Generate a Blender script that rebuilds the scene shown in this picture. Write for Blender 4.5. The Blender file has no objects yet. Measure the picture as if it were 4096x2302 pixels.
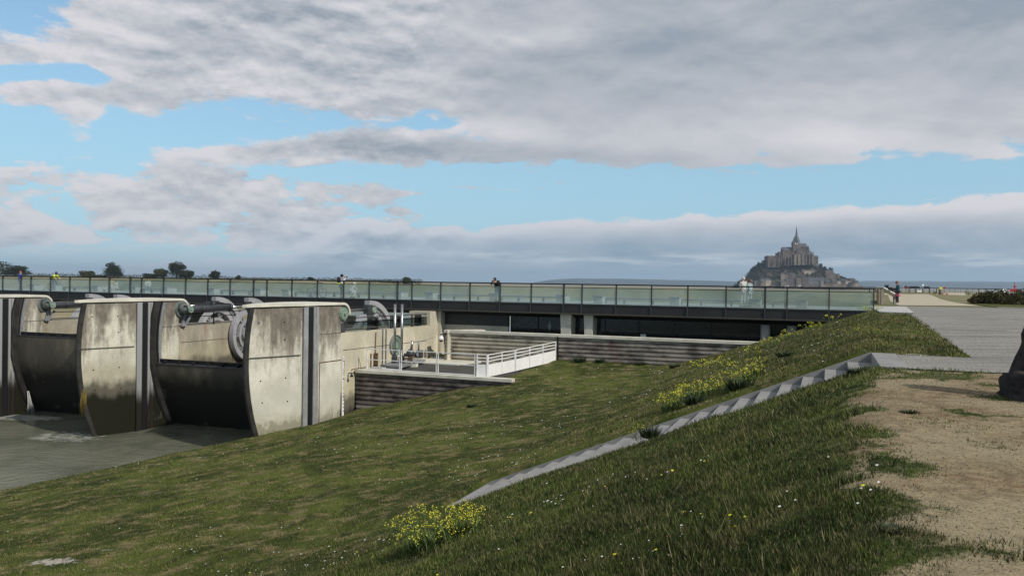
import bpy, bmesh, math, random
import numpy as np
from mathutils import Vector, Matrix, noise as mnoise
random.seed(7); rng = np.random.default_rng(11)
C = bpy.context.scene.collection
SC = bpy.context.scene
R = math.radians
# ------------------------------------------------------------------ camera
F = 3200.0; CX, CY = 2048.0, 1151.0
ROLL = 0.0139; PITCH = math.atan(23.5/F)
rt = Vector((math.cos(ROLL), 0, math.sin(ROLL)))
up0 = Vector((-math.sin(ROLL), 0, math.cos(ROLL)))
fw = Vector((0, math.cos(PITCH), 0)) - up0*math.sin(PITCH); fw.normalize()
upv = rt.cross(fw); upv.normalize()
cam = bpy.data.cameras.new('camera'); camo = bpy.data.objects.new('camera', cam); C.objects.link(camo)
M = Matrix((rt, upv, -fw)).transposed().to_4x4(); camo.matrix_world = M
cam.sensor_width = 36; cam.lens = 36*F/4096; cam.clip_start = .1; cam.clip_end = 60000
SC.camera = camo
def ray(px, py): return fw*F + rt*(px-CX) + upv*(CY-py)
def at_z(px, py, z): d = ray(px, py); return d*(z/d.z)
def at_y(px, py, y): d = ray(px, py); return d*(y/d.y)
TH = R(21.57); U = Vector((math.cos(TH), -math.sin(TH), 0)); V = Vector((math.sin(TH), math.cos(TH), 0))
def W(u, v, z=0): return U*u + V*v + Vector((0, 0, z))
def at_v(px, py, v): d = ray(px, py); return d*(v/d.dot(V))
def uv(p): return p.dot(U), p.dot(V)
# ------------------------------------------------------------------ node helper
class NT:
    def __init__(s, tree): s.t = tree; s.n = tree.nodes; s.l = tree.links
    def new(s, ty, **kw):
        n = s.n.new(ty)
        for k, v in kw.items(): setattr(n, k, v)
        return n
    def put(s, sock, v):
        if v is None: return
        if isinstance(v, bpy.types.NodeSocket): s.l.new(v, sock)
        elif isinstance(v, (tuple, list)) and sock.type == 'RGBA' and len(v) == 3: sock.default_value = (*v, 1)
        else: sock.default_value = v
    def m(s, op, a, b=None, c=None, clamp=False):
        n = s.new('ShaderNodeMath', operation=op, use_clamp=clamp)
        for i, v in enumerate((a, b, c)): s.put(n.inputs[i], v)
        return n.outputs[0]
    def vm(s, op, a, b=None):
        n = s.new('ShaderNodeVectorMath', operation=op); s.put(n.inputs[0], a); s.put(n.inputs[1], b)
        return n.outputs[0]
    def sep(s, v):
        n = s.new('ShaderNodeSeparateXYZ'); s.put(n.inputs[0], v); return n.outputs
    def comb(s, x=0, y=0, z=0):
        n = s.new('ShaderNodeCombineXYZ')
        for i, v in enumerate((x, y, z)): s.put(n.inputs[i], v)
        return n.outputs[0]
    def noise(s, vec, scale=5, detail=4, rough=.55, dist=0):
        n = s.new('ShaderNodeTexNoise'); s.put(n.inputs['Vector'], vec)
        n.inputs['Scale'].default_value = scale; n.inputs['Detail'].default_value = detail
        n.inputs['Roughness'].default_value = rough; n.inputs['Distortion'].default_value = dist
        return n.outputs[0]
    def step(s, v, lo, hi, a=0, b=1):
        n = s.new('ShaderNodeMapRange', interpolation_type='SMOOTHSTEP'); s.put(n.inputs[0], v)
        for i, q in enumerate((lo, hi, a, b)): s.put(n.inputs[i+1], q)
        return n.outputs[0]
    def lin(s, v, lo, hi, a=0, b=1):
        n = s.new('ShaderNodeMapRange'); s.put(n.inputs[0], v)
        for i, q in enumerate((lo, hi, a, b)): s.put(n.inputs[i+1], q)
        return n.outputs[0]
    def mix(s, f, a, b):
        n = s.new('ShaderNodeMix', data_type='RGBA'); s.put(n.inputs[0], f); s.put(n.inputs[6], a); s.put(n.inputs[7], b)
        return n.outputs[2]
    def scale(s, col, f):
        n = s.new('ShaderNodeMix', data_type='RGBA', blend_type='MULTIPLY'); n.inputs[0].default_value = 1
        s.put(n.inputs[6], col); s.put(n.inputs[7], f); return n.outputs[2]
    def curve(s, v, pts, lo, hi, vlo, vhi):
        n = s.new('ShaderNodeFloatCurve'); c = n.mapping.curves[0]
        P = [((x-lo)/(hi-lo), (y-vlo)/(vhi-vlo)) for x, y in pts]
        P = [p for p in P if -.001 <= p[0] <= 1.001]
        c.points[0].location = P[0]; c.points[1].location = P[-1]
        for p in P[1:-1]: c.points.new(*p)
        for p in c.points: p.handle_type = 'AUTO_CLAMPED'
        n.mapping.update()
        s.put(n.inputs['Value'], s.m('DIVIDE', s.m('SUBTRACT', v, lo), hi-lo))
        return s.m('MULTIPLY_ADD', n.outputs[0], vhi-vlo, vlo)
# ------------------------------------------------------------------ sun + sky
SUN_EL = R(38)
_h = (U*.955 - V*.29).normalized()
SUN = Vector((_h.x*math.cos(SUN_EL), _h.y*math.cos(SUN_EL), math.sin(SUN_EL)))
sl = bpy.data.lights.new('sun', 'SUN'); sl.energy = 3.7; sl.angle = R(1.2); sl.color = (1, .94, .84)
so = bpy.data.objects.new('sun', sl); C.objects.link(so); so.rotation_euler = (-SUN).to_track_quat('-Z', 'Y').to_euler()
w = bpy.data.worlds.new('World'); SC.world = w; w.use_nodes = True
n = NT(w.node_tree); n.n.clear()
tc = n.new('ShaderNodeTexCoord').outputs['Generated']
sx, sy, sz = n.sep(tc)
sky = n.new('ShaderNodeTexSky', sky_type='NISHITA'); sky.sun_disc = False
sky.sun_elevation = SUN_EL; sky.sun_rotation = math.atan2(SUN.x, SUN.y); sky.air_density = 1.2; sky.dust_density = .6; sky.ozone_density = 2.5
hyp = n.m('SQRT', n.m('ADD', n.m('MULTIPLY', sx, sx), n.m('MULTIPLY', sy, sy)))
az = n.m('ARCTAN2', sx, sy); el = n.m('DIVIDE', sz, n.m('MAXIMUM', hyp, .001))
def azel(px, py):
    d = ray(px, py); return math.atan2(d.x, d.y), d.z/math.hypot(d.x, d.y)
kpl = n.m('DIVIDE', 1.0, n.m('ADD', n.m('MAXIMUM', el, 0), .16))
pl = n.comb(n.m('MULTIPLY', n.m('SINE', az), kpl), n.m('MULTIPLY', n.m('COSINE', az), n.m('MULTIPLY', kpl, 1.0)), 0)
ae = n.comb(az, n.m('MULTIPLY', el, 2.6), 0)
def nz(vec_el, sc, det, rg, dist, kx=1.0, ky=2.0, w_=0.0):
    return n.m('SUBTRACT', n.noise(n.comb(n.m('MULTIPLY', az, kx), n.m('MULTIPLY', vec_el, ky), w_), sc, det, rg, dist), .5)
elu = n.m('ADD', el, .012)
n_med = nz(el, 6.5, 9, .60, .25); n_medu = nz(elu, 6.5, 9, .60, .25)
def bill(v_, sc, w_, ky=2.3): 
    return n.m('SUBTRACT', n.m('MULTIPLY', n.m('ABSOLUTE', nz(v_, sc, 5, .55, .15, 1.0, ky, w_)), 3.4), .33)
n_fine = n.m('ADD', n.m('MULTIPLY', nz(el, 22, 7, .62, .2), .55), n.m('MULTIPLY', bill(el, 11, 2.2), .75)); n_fineu = n.m('ADD', n.m('MULTIPLY', nz(elu, 22, 7, .62, .2), .55), n.m('MULTIPLY', bill(elu, 11, 2.2), .75))
def edge(pts):
    return n.curve(az, [azel(*p) for p in pts], -.62, .62, -.05, .45)
def sub(a, b, k): return n.m('DIVIDE', n.m('SUBTRACT', a, b), k)
E0 = -40; E1 = 4140
# upper mass lower edge
L1 = edge([(-300, 410), (E0, 440), (200, 490), (330, 545), (480, 475), (620, 505), (760, 462), (1000, 462), (1300, 468), (1700, 480), (2000, 640), (2700, 672), (3100, 665), (3600, 655), (4096, 600), (4500, 560)])
T2 = edge([(-300, 660), (E0, 650), (500, 620), (660, 600), (800, 575), (1000, 545), (1300, 500), (1600, 500), (2000, 520), (2600, 560), (4500, 560)])
B2 = edge([(-300, 640), (E0, 640), (500, 625), (660, 622), (800, 640), (1000, 650), (1300, 650), (1600, 665), (2067, 668), (2700, 684), (3339, 668), (4096, 600), (4500, 560)])
T3 = edge([(-300, 1060), (E0, 1060), (600, 1050), (1120, 1010), (1260, 960), (1400, 885), (1480, 866), (1650, 890), (1850, 905), (2200, 872), (2600, 862), (3000, 835), (3300, 815), (3700, 795), (4096, 770), (4500, 740)])
TG = edge([(-300, 350), (E0, 300), (300, 300), (520, 325), (700, 330), (4500, 330)])
A = sub(el, L1, .040)
Bf = n.m('MINIMUM', sub(T2, el, .026), sub(el, B2, .020))
D = sub(T3, el, .016)
# blue slit and corner in the upper mass on the left
slit = n.m('SUBTRACT', n.m('MULTIPLY', n.m('ABSOLUTE', n.m('SUBTRACT', el, TG)), 60), n.step(az, -.36, -.50, -3.0, .45))
a0, e0 = azel(0, 0); crn = n.m('SUBTRACT', n.m('MULTIPLY', n.vm('LENGTH', n.comb(n.m('SUBTRACT', az, a0+.0), n.m('MULTIPLY', n.m('SUBTRACT', el, e0-.005), 1.6), 0), None) if False else n.m('SQRT', n.m('ADD', n.m('POWER', n.m('SUBTRACT', az, a0), 2), n.m('POWER', n.m('MULTIPLY', n.m('SUBTRACT', el, e0), 1.7), 2))), 14), .55)
A = n.m('MINIMUM', A, n.m('MINIMUM', n.m('ADD', slit, .15), crn))
# broken puffs: lower left, and a few wisps in the blue band
lowl = n.m('MULTIPLY', n.step(az, .02, -.20), n.m('MULTIPLY', n.step(el, .135, .100), n.step(el, .018, .04)))
mid_l = n.m('MULTIPLY', n.step(n.m('ABSOLUTE', n.m('SUBTRACT', az, -.37)), .20, .02), n.step(n.m('ABSOLUTE', n.m('SUBTRACT', el, .128)), .034, .004))
puff = n.noise(n.comb(n.m('MULTIPLY', az, 1.0), n.m('MULTIPLY', el, 2.7), 3.3), 9.0, 9, .62, .2)
puffu = n.noise(n.comb(n.m('MULTIPLY', az, 1.0), n.m('MULTIPLY', elu, 2.7), 3.3), 9.0, 9, .62, .2)
puff = n.m('ADD', n.m('MULTIPLY', puff, .82), n.m('ADD', n.m('MULTIPLY', bill(el, 19, 6.1, 2.0), .13), .09)); puffu = n.m('ADD', n.m('MULTIPLY', puffu, .82), n.m('ADD', n.m('MULTIPLY', bill(elu, 19, 6.1, 2.0), .13), .09))
Cc = n.m('MULTIPLY', n.m('SUBTRACT', n.m('ADD', puff, n.m('ADD', n.m('MULTIPLY', lowl, .26), n.m('MULTIPLY', mid_l, .20))), .674), 5.2)
wis = n.m('MULTIPLY', n.step(n.m('ABSOLUTE', n.m('SUBTRACT', az, .10)), .35, .05), n.step(n.m('ABSOLUTE', n.m('SUBTRACT', el, .125)), .035, .0))
puff2 = n.noise(n.comb(az, n.m('MULTIPLY', el, 6.5), 8.1), 7.5, 6, .6, .6)
Cw = n.m('MULTIPLY', n.m('SUBTRACT', n.m('ADD', puff2, n.m('MULTIPLY', wis, .10)), .655), 5)
Cc = n.m('MAXIMUM', Cc, Cw)
base = n.m('MAXIMUM', n.m('MAXIMUM', A, Bf), D)
base = n.m('ADD', base, n.m('ADD', n.m('MULTIPLY', n_med, 1.7), n.m('MULTIPLY', n_fine, 1.15)))
mm = n.m('MAXIMUM', base, Cc)
alpha = n.step(mm, -.04, .30)
alpha = n.m('MULTIPLY', alpha, .97)
# cloud brightness: thin rims bright, thick parts grey with soft rolls
shade = n.noise(n.comb(n.m('MULTIPLY', az, 1.0), n.m('ADD', n.m('MULTIPLY', el, 2.8), n.m('MULTIPLY', az, .25)), 1.7), 3.6, 6, .52, .5)
thick = n.step(mm, .2, 2.4)
lit = n.m('ADD', n.m('MULTIPLY', n.m('SUBTRACT', n_med, n_medu), 1.5), n.m('ADD', n.m('MULTIPLY', n.m('SUBTRACT', n_fine, n_fineu), .55), n.m('MULTIPLY', n.m('MULTIPLY', n.m('SUBTRACT', puff, puffu), n.step(az, .0, -.15)), 2.2)))
rim = n.m('MAXIMUM', n.m('MULTIPLY', n.step(sub(T3, el, .030), 1.0, .1), n.step(sub(T3, el, .03), -.4, .0)), n.m('MULTIPLY', n.m('MULTIPLY', n.step(n.m('ABSOLUTE', sub(T2, el, .026)), .9, .1), n.step(az, .10, -.05)), .8))
under = n.m('MULTIPLY', n.step(n.m('ABSOLUTE', n.m('ADD', sub(el, n.m('MINIMUM', L1, B2), .03), -.3)), 1.0, .2), n.step(az, -.5, -.2))
br = n.m('ADD', n.m('MULTIPLY', thick, -.34), n.m('ADD', .66, n.m('MULTIPLY', n.m('SUBTRACT', shade, .5), 1.5)))
lit = n.m('MULTIPLY', lit, n.step(az, .10, -.20, .42, 1.0))
br = n.m('ADD', br, n.m('ADD', lit, n.m('ADD', n.m('MULTIPLY', rim, .38), n.m('MULTIPLY', under, -.16))))
br = n.m('ADD', br, n.m('MULTIPLY', n.step(az, .1, -.5), .10), clamp=True)
cl = n.mix(br, (.315, .365, .425, 1), (.72, .705, .735, 1))
lowb = n.step(el, .095, .045)
cl = n.mix(n.m('MULTIPLY', lowb, n.step(az, -.42, -.15, .2, .72)), cl, n.mix(br, (.215, .335, .45, 1), (.52, .59, .68, 1)))
# clear air: nishita, a little paler toward the horizon
clear = n.scale(sky.outputs[0], n.comb(.115, .128, .132))
clear = n.mix(n.step(el, .30, .03, .25, .75), clear, (.34, .60, .80, 1))
col = n.mix(alpha, clear, cl)
hz = n.step(el, .052, .0)
col = n.mix(n.m('MULTIPLY', hz, .62), col, n.mix(n.step(az, .15, -.35), (.36, .50, .62, 1), (.46, .60, .70, 1)))
strip = n.m('MULTIPLY', n.step(n.m('ABSOLUTE', n.m('SUBTRACT', el, .030)), .016, .0), n.step(n.noise(n.comb(az, n.m('MULTIPLY', el, 9), 5), 14, 5, .6), .42, .7))
col = n.mix(n.m('MULTIPLY', strip, .8), col, (.64, .69, .74, 1))
bg = n.new('ShaderNodeBackground'); n.put(bg.inputs[0], col); bg.inputs[1].default_value = 1.0
wo = n.new('ShaderNodeOutputWorld'); n.l.new(bg.outputs[0], wo.inputs[0])
w.cycles.sampling_method = 'MANUAL'; w.cycles.sample_map_resolution = 512
SC.view_settings.view_transform = 'Standard'; SC.view_settings.look = 'None'; SC.view_settings.exposure = 0; SC.view_settings.gamma = 1
# ------------------------------------------------------------------ mesh helper
class MB:
    def __init__(s): s.v = []; s.f = []; s.smooth = []
    def add(s, vs, fs, sm=False):
        o = len(s.v); s.v += [Vector(p) for p in vs]
        for f in fs: s.f.append([i+o for i in f]); s.smooth.append(sm)
        return s
    def box(s, c, sz, ax=None, ay=None, az=None):
        """c centre; sz full sizes; ax,ay,az unit axes"""
        ax = ax or Vector((1, 0, 0)); ay = ay or Vector((0, 1, 0)); az = az or Vector((0, 0, 1)); c = Vector(c)
        vs = [c + ax*(i*sz[0]/2) + ay*(j*sz[1]/2) + az*(k*sz[2]/2) for k in (-1, 1) for j in (-1, 1) for i in (-1, 1)]
        return s.add(vs, [(0, 2, 3, 1), (4, 5, 7, 6), (0, 1, 5, 4), (2, 6, 7, 3), (0, 4, 6, 2), (1, 3, 7, 5)])
    def ubox(s, u0, u1, v0, v1, z0, z1):
        return s.box(W((u0+u1)/2, (v0+v1)/2, (z0+z1)/2), (u1-u0, v1-v0, z1-z0), U, V)
    def beam(s, a, b, w, h, up=None):
        a = Vector(a); b = Vector(b); d = (b-a); L = d.length; d.normalize()
        u_ = up or Vector((0, 0, 1)); x = d.cross(u_)
        if x.length < 1e-4: x = d.cross(Vector((1, 0, 0)))
        x.normalize(); z = x.cross(d)
        return s.box((a+b)/2, (w, L, h), x, d, z)
    def tube(s, pts, r, seg=10, caps=True, sm=True):
        pts = [Vector(p) for p in pts]; rs = r if isinstance(r, (list, tuple)) else [r]*len(pts)
        vs = []; x = None
        for i, p in enumerate(pts):
            d = (pts[min(i+1, len(pts)-1)] - pts[max(i-1, 0)]).normalized()
            if x is None:
                x = d.orthogonal().normalized()
            else:
                x = (x - d*x.dot(d)).normalized()
            y = d.cross(x)
            for k in range(seg):
                a = 2*math.pi*k/seg; vs.append(p + (x*math.cos(a) + y*math.sin(a))*rs[i])
        fs = []
        for i in range(len(pts)-1):
            for k in range(seg):
                a = i*seg+k; b = i*seg+(k+1) % seg; fs.append((a, b, b+seg, a+seg))
        s.add(vs, fs, sm)
        if caps:
            o = len(s.v)-len(vs); s.f.append([o+k for k in range(seg)][::-1]); s.smooth.append(False)
            s.f.append([o+(len(pts)-1)*seg+k for k in range(seg)]); s.smooth.append(False)
        return s
    def prism(s, poly, ext, sm=False):
        """poly: list of 3D points (planar), extruded by vector ext"""
        n_ = len(poly); P = [Vector(p) for p in poly]; ext = Vector(ext)
        return s.add(P + [p+ext for p in P], [list(range(n_))[::-1], list(range(n_, 2*n_))] + [(i, (i+1) % n_, (i+1) % n_+n_, i+n_) for i in range(n_)], sm)
    def arc(s, c, ax, az, ext, r0, r1, a0, a1, n_=24):
        """ring sector in plane (ax,az), thickness vector ext"""
        c = Vector(c); vs = []
        for i in range(n_+1):
            a = a0+(a1-a0)*i/n_; d = ax*math.cos(a)+az*math.sin(a)
            vs += [c+d*r0, c+d*r1, c+d*r1+ext, c+d*r0+ext]
        fs = []
        for i in range(n_):
            o = 4*i
            for k in range(4): fs.append((o+k, o+(k+1) % 4, o+4+(k+1) % 4, o+4+k))
        fs += [(0, 3, 2, 1), (4*n_, 4*n_+1, 4*n_+2, 4*n_+3)]
        return s.add(vs, fs)
    def ell(s, c, r, seg=12, ring=8, sm=True, jit=0):
        c = Vector(c); vs = []
        for i in range(ring+1):
            t = math.pi*i/ring
            for k in range(seg):
                a = 2*math.pi*k/seg; q = 1+jit*(random.random()-.5)
                vs.append(c + Vector((r[0]*math.sin(t)*math.cos(a), r[1]*math.sin(t)*math.sin(a), r[2]*math.cos(t)))*q)
        return s.add(vs, [(i*seg+k, (i+1)*seg+k, (i+1)*seg+(k+1) % seg, i*seg+(k+1) % seg) for i in range(ring) for k in range(seg)], sm)
def link(o, parent=None):
    C.objects.link(o)
    if parent is not None: o.parent = parent
    return o
def obj(name, mb, mat, parent=None, org=None, bev=0):
    """org: world origin for a top-level mesh; children are stored relative to their root"""
    base = Vector((0, 0, 0)); p = parent
    while p is not None: base = base + Vector(p.location); p = p.parent
    if parent is None and org is not None: base = Vector(org)
    me = bpy.data.meshes.new(name); me.from_pydata([tuple(q-base) for q in mb.v], [], mb.f)
    me.polygons.foreach_set('use_smooth', mb.smooth)
    me.materials.append(mat); me.validate(); me.update()
    o = bpy.data.objects.new(name, me); link(o, parent)
    if parent is None and org is not None: o.location = base
    if bev:
        b = o.modifiers.new('bevel', 'BEVEL'); b.width = bev; b.segments = 2; b.limit_method = 'ANGLE'; b.angle_limit = R(40)
    return o
def tag(o, label=None, cat=None, group=None, kind=None):
    if label: o['label'] = label
    if cat: o['category'] = cat
    if group: o['group'] = group
    if kind: o['kind'] = kind
    return o
def thing(name, label, cat, loc=(0, 0, 0), group=None):
    o = bpy.data.objects.new(name, None); C.objects.link(o); o.location = loc; o.empty_display_size = .3
    return tag(o, label, cat, group)
def kids(o): return [c for c in bpy.data.objects if c.parent == o]
def copy_tree(o, loc=None, label=None, parent=None, rz=None, sc=None):
    c = o.copy(); C.objects.link(c)
    if parent is not None: c.parent = parent
    if loc is not None: c.location = loc
    if rz is not None: c.rotation_euler = (0, 0, rz)
    if sc is not None: c.scale = (sc, sc, sc)
    if label: c['label'] = label
    for k in kids(o): copy_tree(k, parent=c)
    return c
# ------------------------------------------------------------------ materials
MATS = {}
def mat(name, color, rough=.7, metal=0, var=.12, scale=3, bump=0, bscale=20, fn=None, spec=.4):
    if name in MATS: return MATS[name]
    m = bpy.data.materials.new(name); m.use_nodes = True; t = NT(m.node_tree)
    b = t.n['Principled BSDF']; b.inputs['Roughness'].default_value = rough; b.inputs['Metallic'].default_value = metal
    b.inputs['Specular IOR Level'].default_value = spec
    g = t.new('ShaderNodeNewGeometry').outputs['Position']
    if fn: c = fn(t, g, b)
    else:
        q = t.noise(g, scale, 5, .6)
        c = t.mix(t.step(q, .3, .7), tuple(x*(1-var) for x in color)+(1,), tuple(min(1, x*(1+var)) for x in color)+(1,))
    if c is not None: t.put(b.inputs['Base Color'], c)
    if bump:
        bn = t.new('ShaderNodeBump'); bn.inputs['Strength'].default_value = bump; bn.inputs['Distance'].default_value = .02
        t.put(bn.inputs['Height'], t.noise(g, bscale, 4, .6)); t.l.new(bn.outputs[0], b.inputs['Normal'])
    MATS[name] = m; return m
def concrete(name, light=(.52, .49, .40), stain=(.10, .085, .07), topz=-1.4, toplen=2.4, waterz=-6.1, wet=.95, streak=.8, seed=0, bottom=(.008, .009, .004), red=0):
    def fn(t, g, b):
        x, y, z = t.sep(g)
        blot = t.noise(t.vm('ADD', g, (seed, seed, seed)), .55, 5, .6)
        fine = t.noise(g, 9, 5, .65)
        grid = t.noise(t.comb(t.m('MULTIPLY', x, 2.4), t.m('MULTIPLY', y, 2.4), t.m('MULTIPLY', t.m('ADD', z, seed), .16)), 1.0, 5, .6)
        c = t.mix(t.step(blot, .35, .65), tuple(v*.84 for v in light)+(1,), tuple(min(1, v*1.10) for v in light)+(1,))
        c = t.mix(t.m('MULTIPLY', t.step(fine, .42, .8), .30), c, (light[0]*.5, light[1]*.48, light[2]*.42, 1))
        broad = t.noise(t.comb(t.m('MULTIPLY', x, .75), t.m('MULTIPLY', y, .75), t.m('MULTIPLY', t.m('ADD', z, seed*2), .22)), 1.0, 6, .68)
        mott = t.noise(t.comb(x, y, t.m('MULTIPLY', z, .6)), 3.2, 7, .72)
        topm = t.lin(z, topz-toplen*1.7, topz)
        k1 = t.step(t.m('ADD', t.m('ADD', t.m('MULTIPLY', broad, 1.15), t.m('MULTIPLY', topm, .30)), t.m('ADD', t.m('MULTIPLY', mott, .42), t.m('MULTIPLY', grid, .45))), 1.0, 1.26)
        up_ = t.step(z, topz-toplen*2.4, topz-toplen*.7)
        c = t.mix(t.m('MULTIPLY', t.m('MULTIPLY', k1, up_), streak), c, t.mix(t.step(mott, .35, .7), (stain[0]*.8, stain[1]*.8, stain[2]*.8, 1), (stain[0]*2.1, stain[1]*2.1, stain[2]*2.1, 1)))
        if seed == 5.2:
            gm_ = t.step(t.m('ADD', t.m('ADD', z, 7.35), t.m('MULTIPLY', t.m('SUBTRACT', mott, .5), 2.2)), .25, -.15); c = t.mix(t.m('MULTIPLY', gm_, .8), c, (.045, .05, .035, 1)); c = t.mix(t.m('MULTIPLY', t.step(z, -5.2, -5.8), .35), c, (.40, .42, .36, 1))
        if red:
            rm = t.m('MULTIPLY', t.step(t.noise(t.comb(t.m('MULTIPLY', x, 1.6), t.m('MULTIPLY', y, 1.6), t.m('MULTIPLY', z, .2)), 1.3, 4, .6), .56, .75), red)
            c = t.mix(t.m('MULTIPLY', rm, t.step(z, topz-toplen*1.4, topz)), c, (.22, .08, .045, 1))
        wl = t.m('ADD', z, t.m('ADD', t.m('MULTIPLY', t.m('SUBTRACT', t.noise(g, .9, 5, .65), .5), 1.1), t.m('MULTIPLY', t.m('SUBTRACT', grid, .5), .9)))
        # tide marks: ochre, then grey, then black-green growth
        c = t.mix(t.m('MULTIPLY', t.step(wl, waterz+1.4, waterz+.5), .45*wet), c, (.27, .235, .14, 1))
        c = t.mix(t.m('MULTIPLY', t.step(wl, waterz+.35, waterz-.25), .88*wet), c, (.040, .037, .030, 1))
        c = t.mix(t.m('MULTIPLY', t.step(wl, waterz-.4, waterz-1.0), .98*wet), c, (*bottom, 1))
        pal = t.m('MULTIPLY', t.step(t.m('ABSOLUTE', t.m('ADD', z, 7.95)), .40, .1), t.step(t.m('ADD', blot, t.m('MULTIPLY', t.m('SUBTRACT', mott, .5), .6)), .56, .64))
        c = t.mix(t.m('MULTIPLY', pal, .55*wet), c, (.20, .20, .15, 1))
        return c
    return mat(name, light, rough=.85, fn=fn, bump=.35, bscale=14, spec=.08)
m_conc = {1: concrete('pier concrete far', seed=3.1, waterz=-6.0, light=(.54, .52, .44)), 2: concrete('pier concrete middle', seed=7.7, waterz=-5.85, streak=.9, red=.1, light=(.55, .53, .44)),
          3: concrete('pier concrete near', seed=5.2, waterz=-7.9, wet=.85, light=(.58, .56, .48), red=.1, streak=.9)}
m_wall = concrete('side wall concrete', light=(.58, .54, .42), seed=2.2, topz=-2.9, toplen=2.0, waterz=-6.5, streak=.25, wet=.9)
m_wallred = concrete('side wall stained', light=(.48, .45, .35), seed=4.4, topz=-2.9, toplen=1.7, waterz=-5.05, streak=.5, red=1.0, wet=.9)
m_plain = concrete('pale plain concrete', light=(.50, .47, .38), seed=1.2, topz=0, toplen=1.5, waterz=-50, streak=.3)
m_cap = mat('cap concrete', (.56, .54, .46), .8, var=.14, scale=1.2, bump=.2)
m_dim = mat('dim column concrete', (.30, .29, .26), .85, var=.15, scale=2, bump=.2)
def _corr(t, g, b):
    x, y, z = t.sep(g); u_, v_ = None, None
    uu = t.m('SUBTRACT', t.m('MULTIPLY', x, U.x), t.m('MULTIPLY', y, -U.y))
    n1 = t.noise(t.comb(t.m('MULTIPLY', uu, .8), 0, t.m('MULTIPLY', z, 2.2)), 1.0, 6, .65)
    n2 = t.noise(t.comb(t.m('MULTIPLY', uu, 5), 0, t.m('MULTIPLY', z, .7)), 1.0, 5, .65)
    c = t.mix(t.step(n1, .36, .62), (.12, .10, .09, 1), (.36, .32, .275, 1))
    c = t.mix(t.m('MULTIPLY', t.step(n2, .55, .8), .5), c, (.42, .39, .34, 1))
    n3 = t.noise(t.comb(t.m('MULTIPLY', uu, .45), 0, t.m('MULTIPLY', z, .5)), 1.0, 3, .5)
    return t.mix(t.m('MULTIPLY', t.step(n3, .52, .66), .45), c, (.13, .055, .045, 1))
m_corr = mat('ribbed stained concrete', (.3, .28, .24), .9, fn=_corr, bump=.5, bscale=12, spec=.2)
def _corr2(t, g, b):
    x, y, z = t.sep(g)
    n1 = t.noise(t.comb(t.m('MULTIPLY', x, 1.2), 0, t.m('MULTIPLY', z, 2.0)), 1.0, 6, .65)
    lo = t.step(t.m('ADD', z, t.m('MULTIPLY', n1, .8)), -7.0, -6.4)
    c = t.mix(t.step(n1, .35, .65), (.055, .047, .044, 1), (.21, .175, .155, 1))
    return t.mix(lo, (.34, .32, .27, 1), c)
m_corr2 = mat('ribbed concrete dark', (.2, .18, .16), .9, fn=_corr2, bump=.5, bscale=12, spec=.2)
def _corr3(t, g, b):
    n1 = t.noise(g, 1.2, 6, .65)
    return t.mix(t.step(n1, .42, .68), (.46, .42, .33, 1), (.20, .165, .13, 1))
m_corr3 = mat('ribbed concrete painted sunlit', (.42, .38, .3), .9, fn=_corr3, bump=.5, bscale=12, spec=.2)
m_fascia = mat('dark painted steel', (.030, .029, .030), .55, .3, var=.15, scale=.8)
m_rail = mat('handrail dark steel', (.022, .020, .020), .45, .5)
m_post = mat('balustrade post steel', (.075, .078, .074), .45, .6)
m_steel = mat('grey painted steel', (.25, .26, .28), .5, .3, var=.18, scale=2.5)
m_ring = mat('light grey wheel paint', (.34, .34, .36), .5, .15, var=.12, scale=2)
m_dark = mat('dark grey cylinder steel', (.075, .078, .085), .42, .5, var=.2, scale=3)
m_green = mat('pale green bronze', (.20, .28, .22), .6, .2, var=.35, scale=9)
m_chrome = mat('polished steel', (.46, .45, .44), .30, 1.0, var=.1)
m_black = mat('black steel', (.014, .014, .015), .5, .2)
m_seal = mat('wet black seal plate', (.030, .028, .026), .5, .2, var=.4, scale=2)
m_white = mat('white painted steel', (.72, .72, .72), .45, 0, var=.05, scale=2)
m_rust = mat('rusty brown steel', (.13, .075, .045), .85, .1, var=.4, scale=6)
m_tarm = mat('dark tarmac', (.070, .066, .060), .95, 0, var=.2, scale=1.0, bump=.4, bscale=60, spec=.2)
m_glassd = mat('dark tinted glazing', (.012, .013, .014), .12, 0, var=.2, spec=.5)
m_louv = mat('charcoal louvre', (.05, .05, .05), .8, 0)
def gate_fn(t, g, b):
    x, y, z = t.sep(g)
    n1 = t.noise(t.comb(t.m('MULTIPLY', x, 1.3), t.m('MULTIPLY', y, 1.3), t.m('MULTIPLY', z, .35)), 1.0, 6, .6)
    n2 = t.noise(g, 1.1, 5, .6)
    c = t.mix(t.step(n1, .4, .7), (.075, .066, .052, 1), (.13, .115, .085, 1))
    k = t.step(t.m('ADD', z, t.m('MULTIPLY', t.m('SUBTRACT', n2, .5), 1.6)), -5.2, -6.4)
    c = t.mix(k, c, (.017, .016, .012, 1))  # lower skin goes black: wet steel plus shadow painted into the colour
    q = t.m('MULTIPLY', t.step(n1, .60, .64), t.step(t.noise(g, .7, 4, .6), .52, .58))
    return t.mix(t.m('MULTIPLY', q, .5), c, (.16, .155, .13, 1))
m_gate = mat('silted gate skin with painted shade', (.05, .05, .04), .55, 0, fn=gate_fn, spec=.35)
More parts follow.
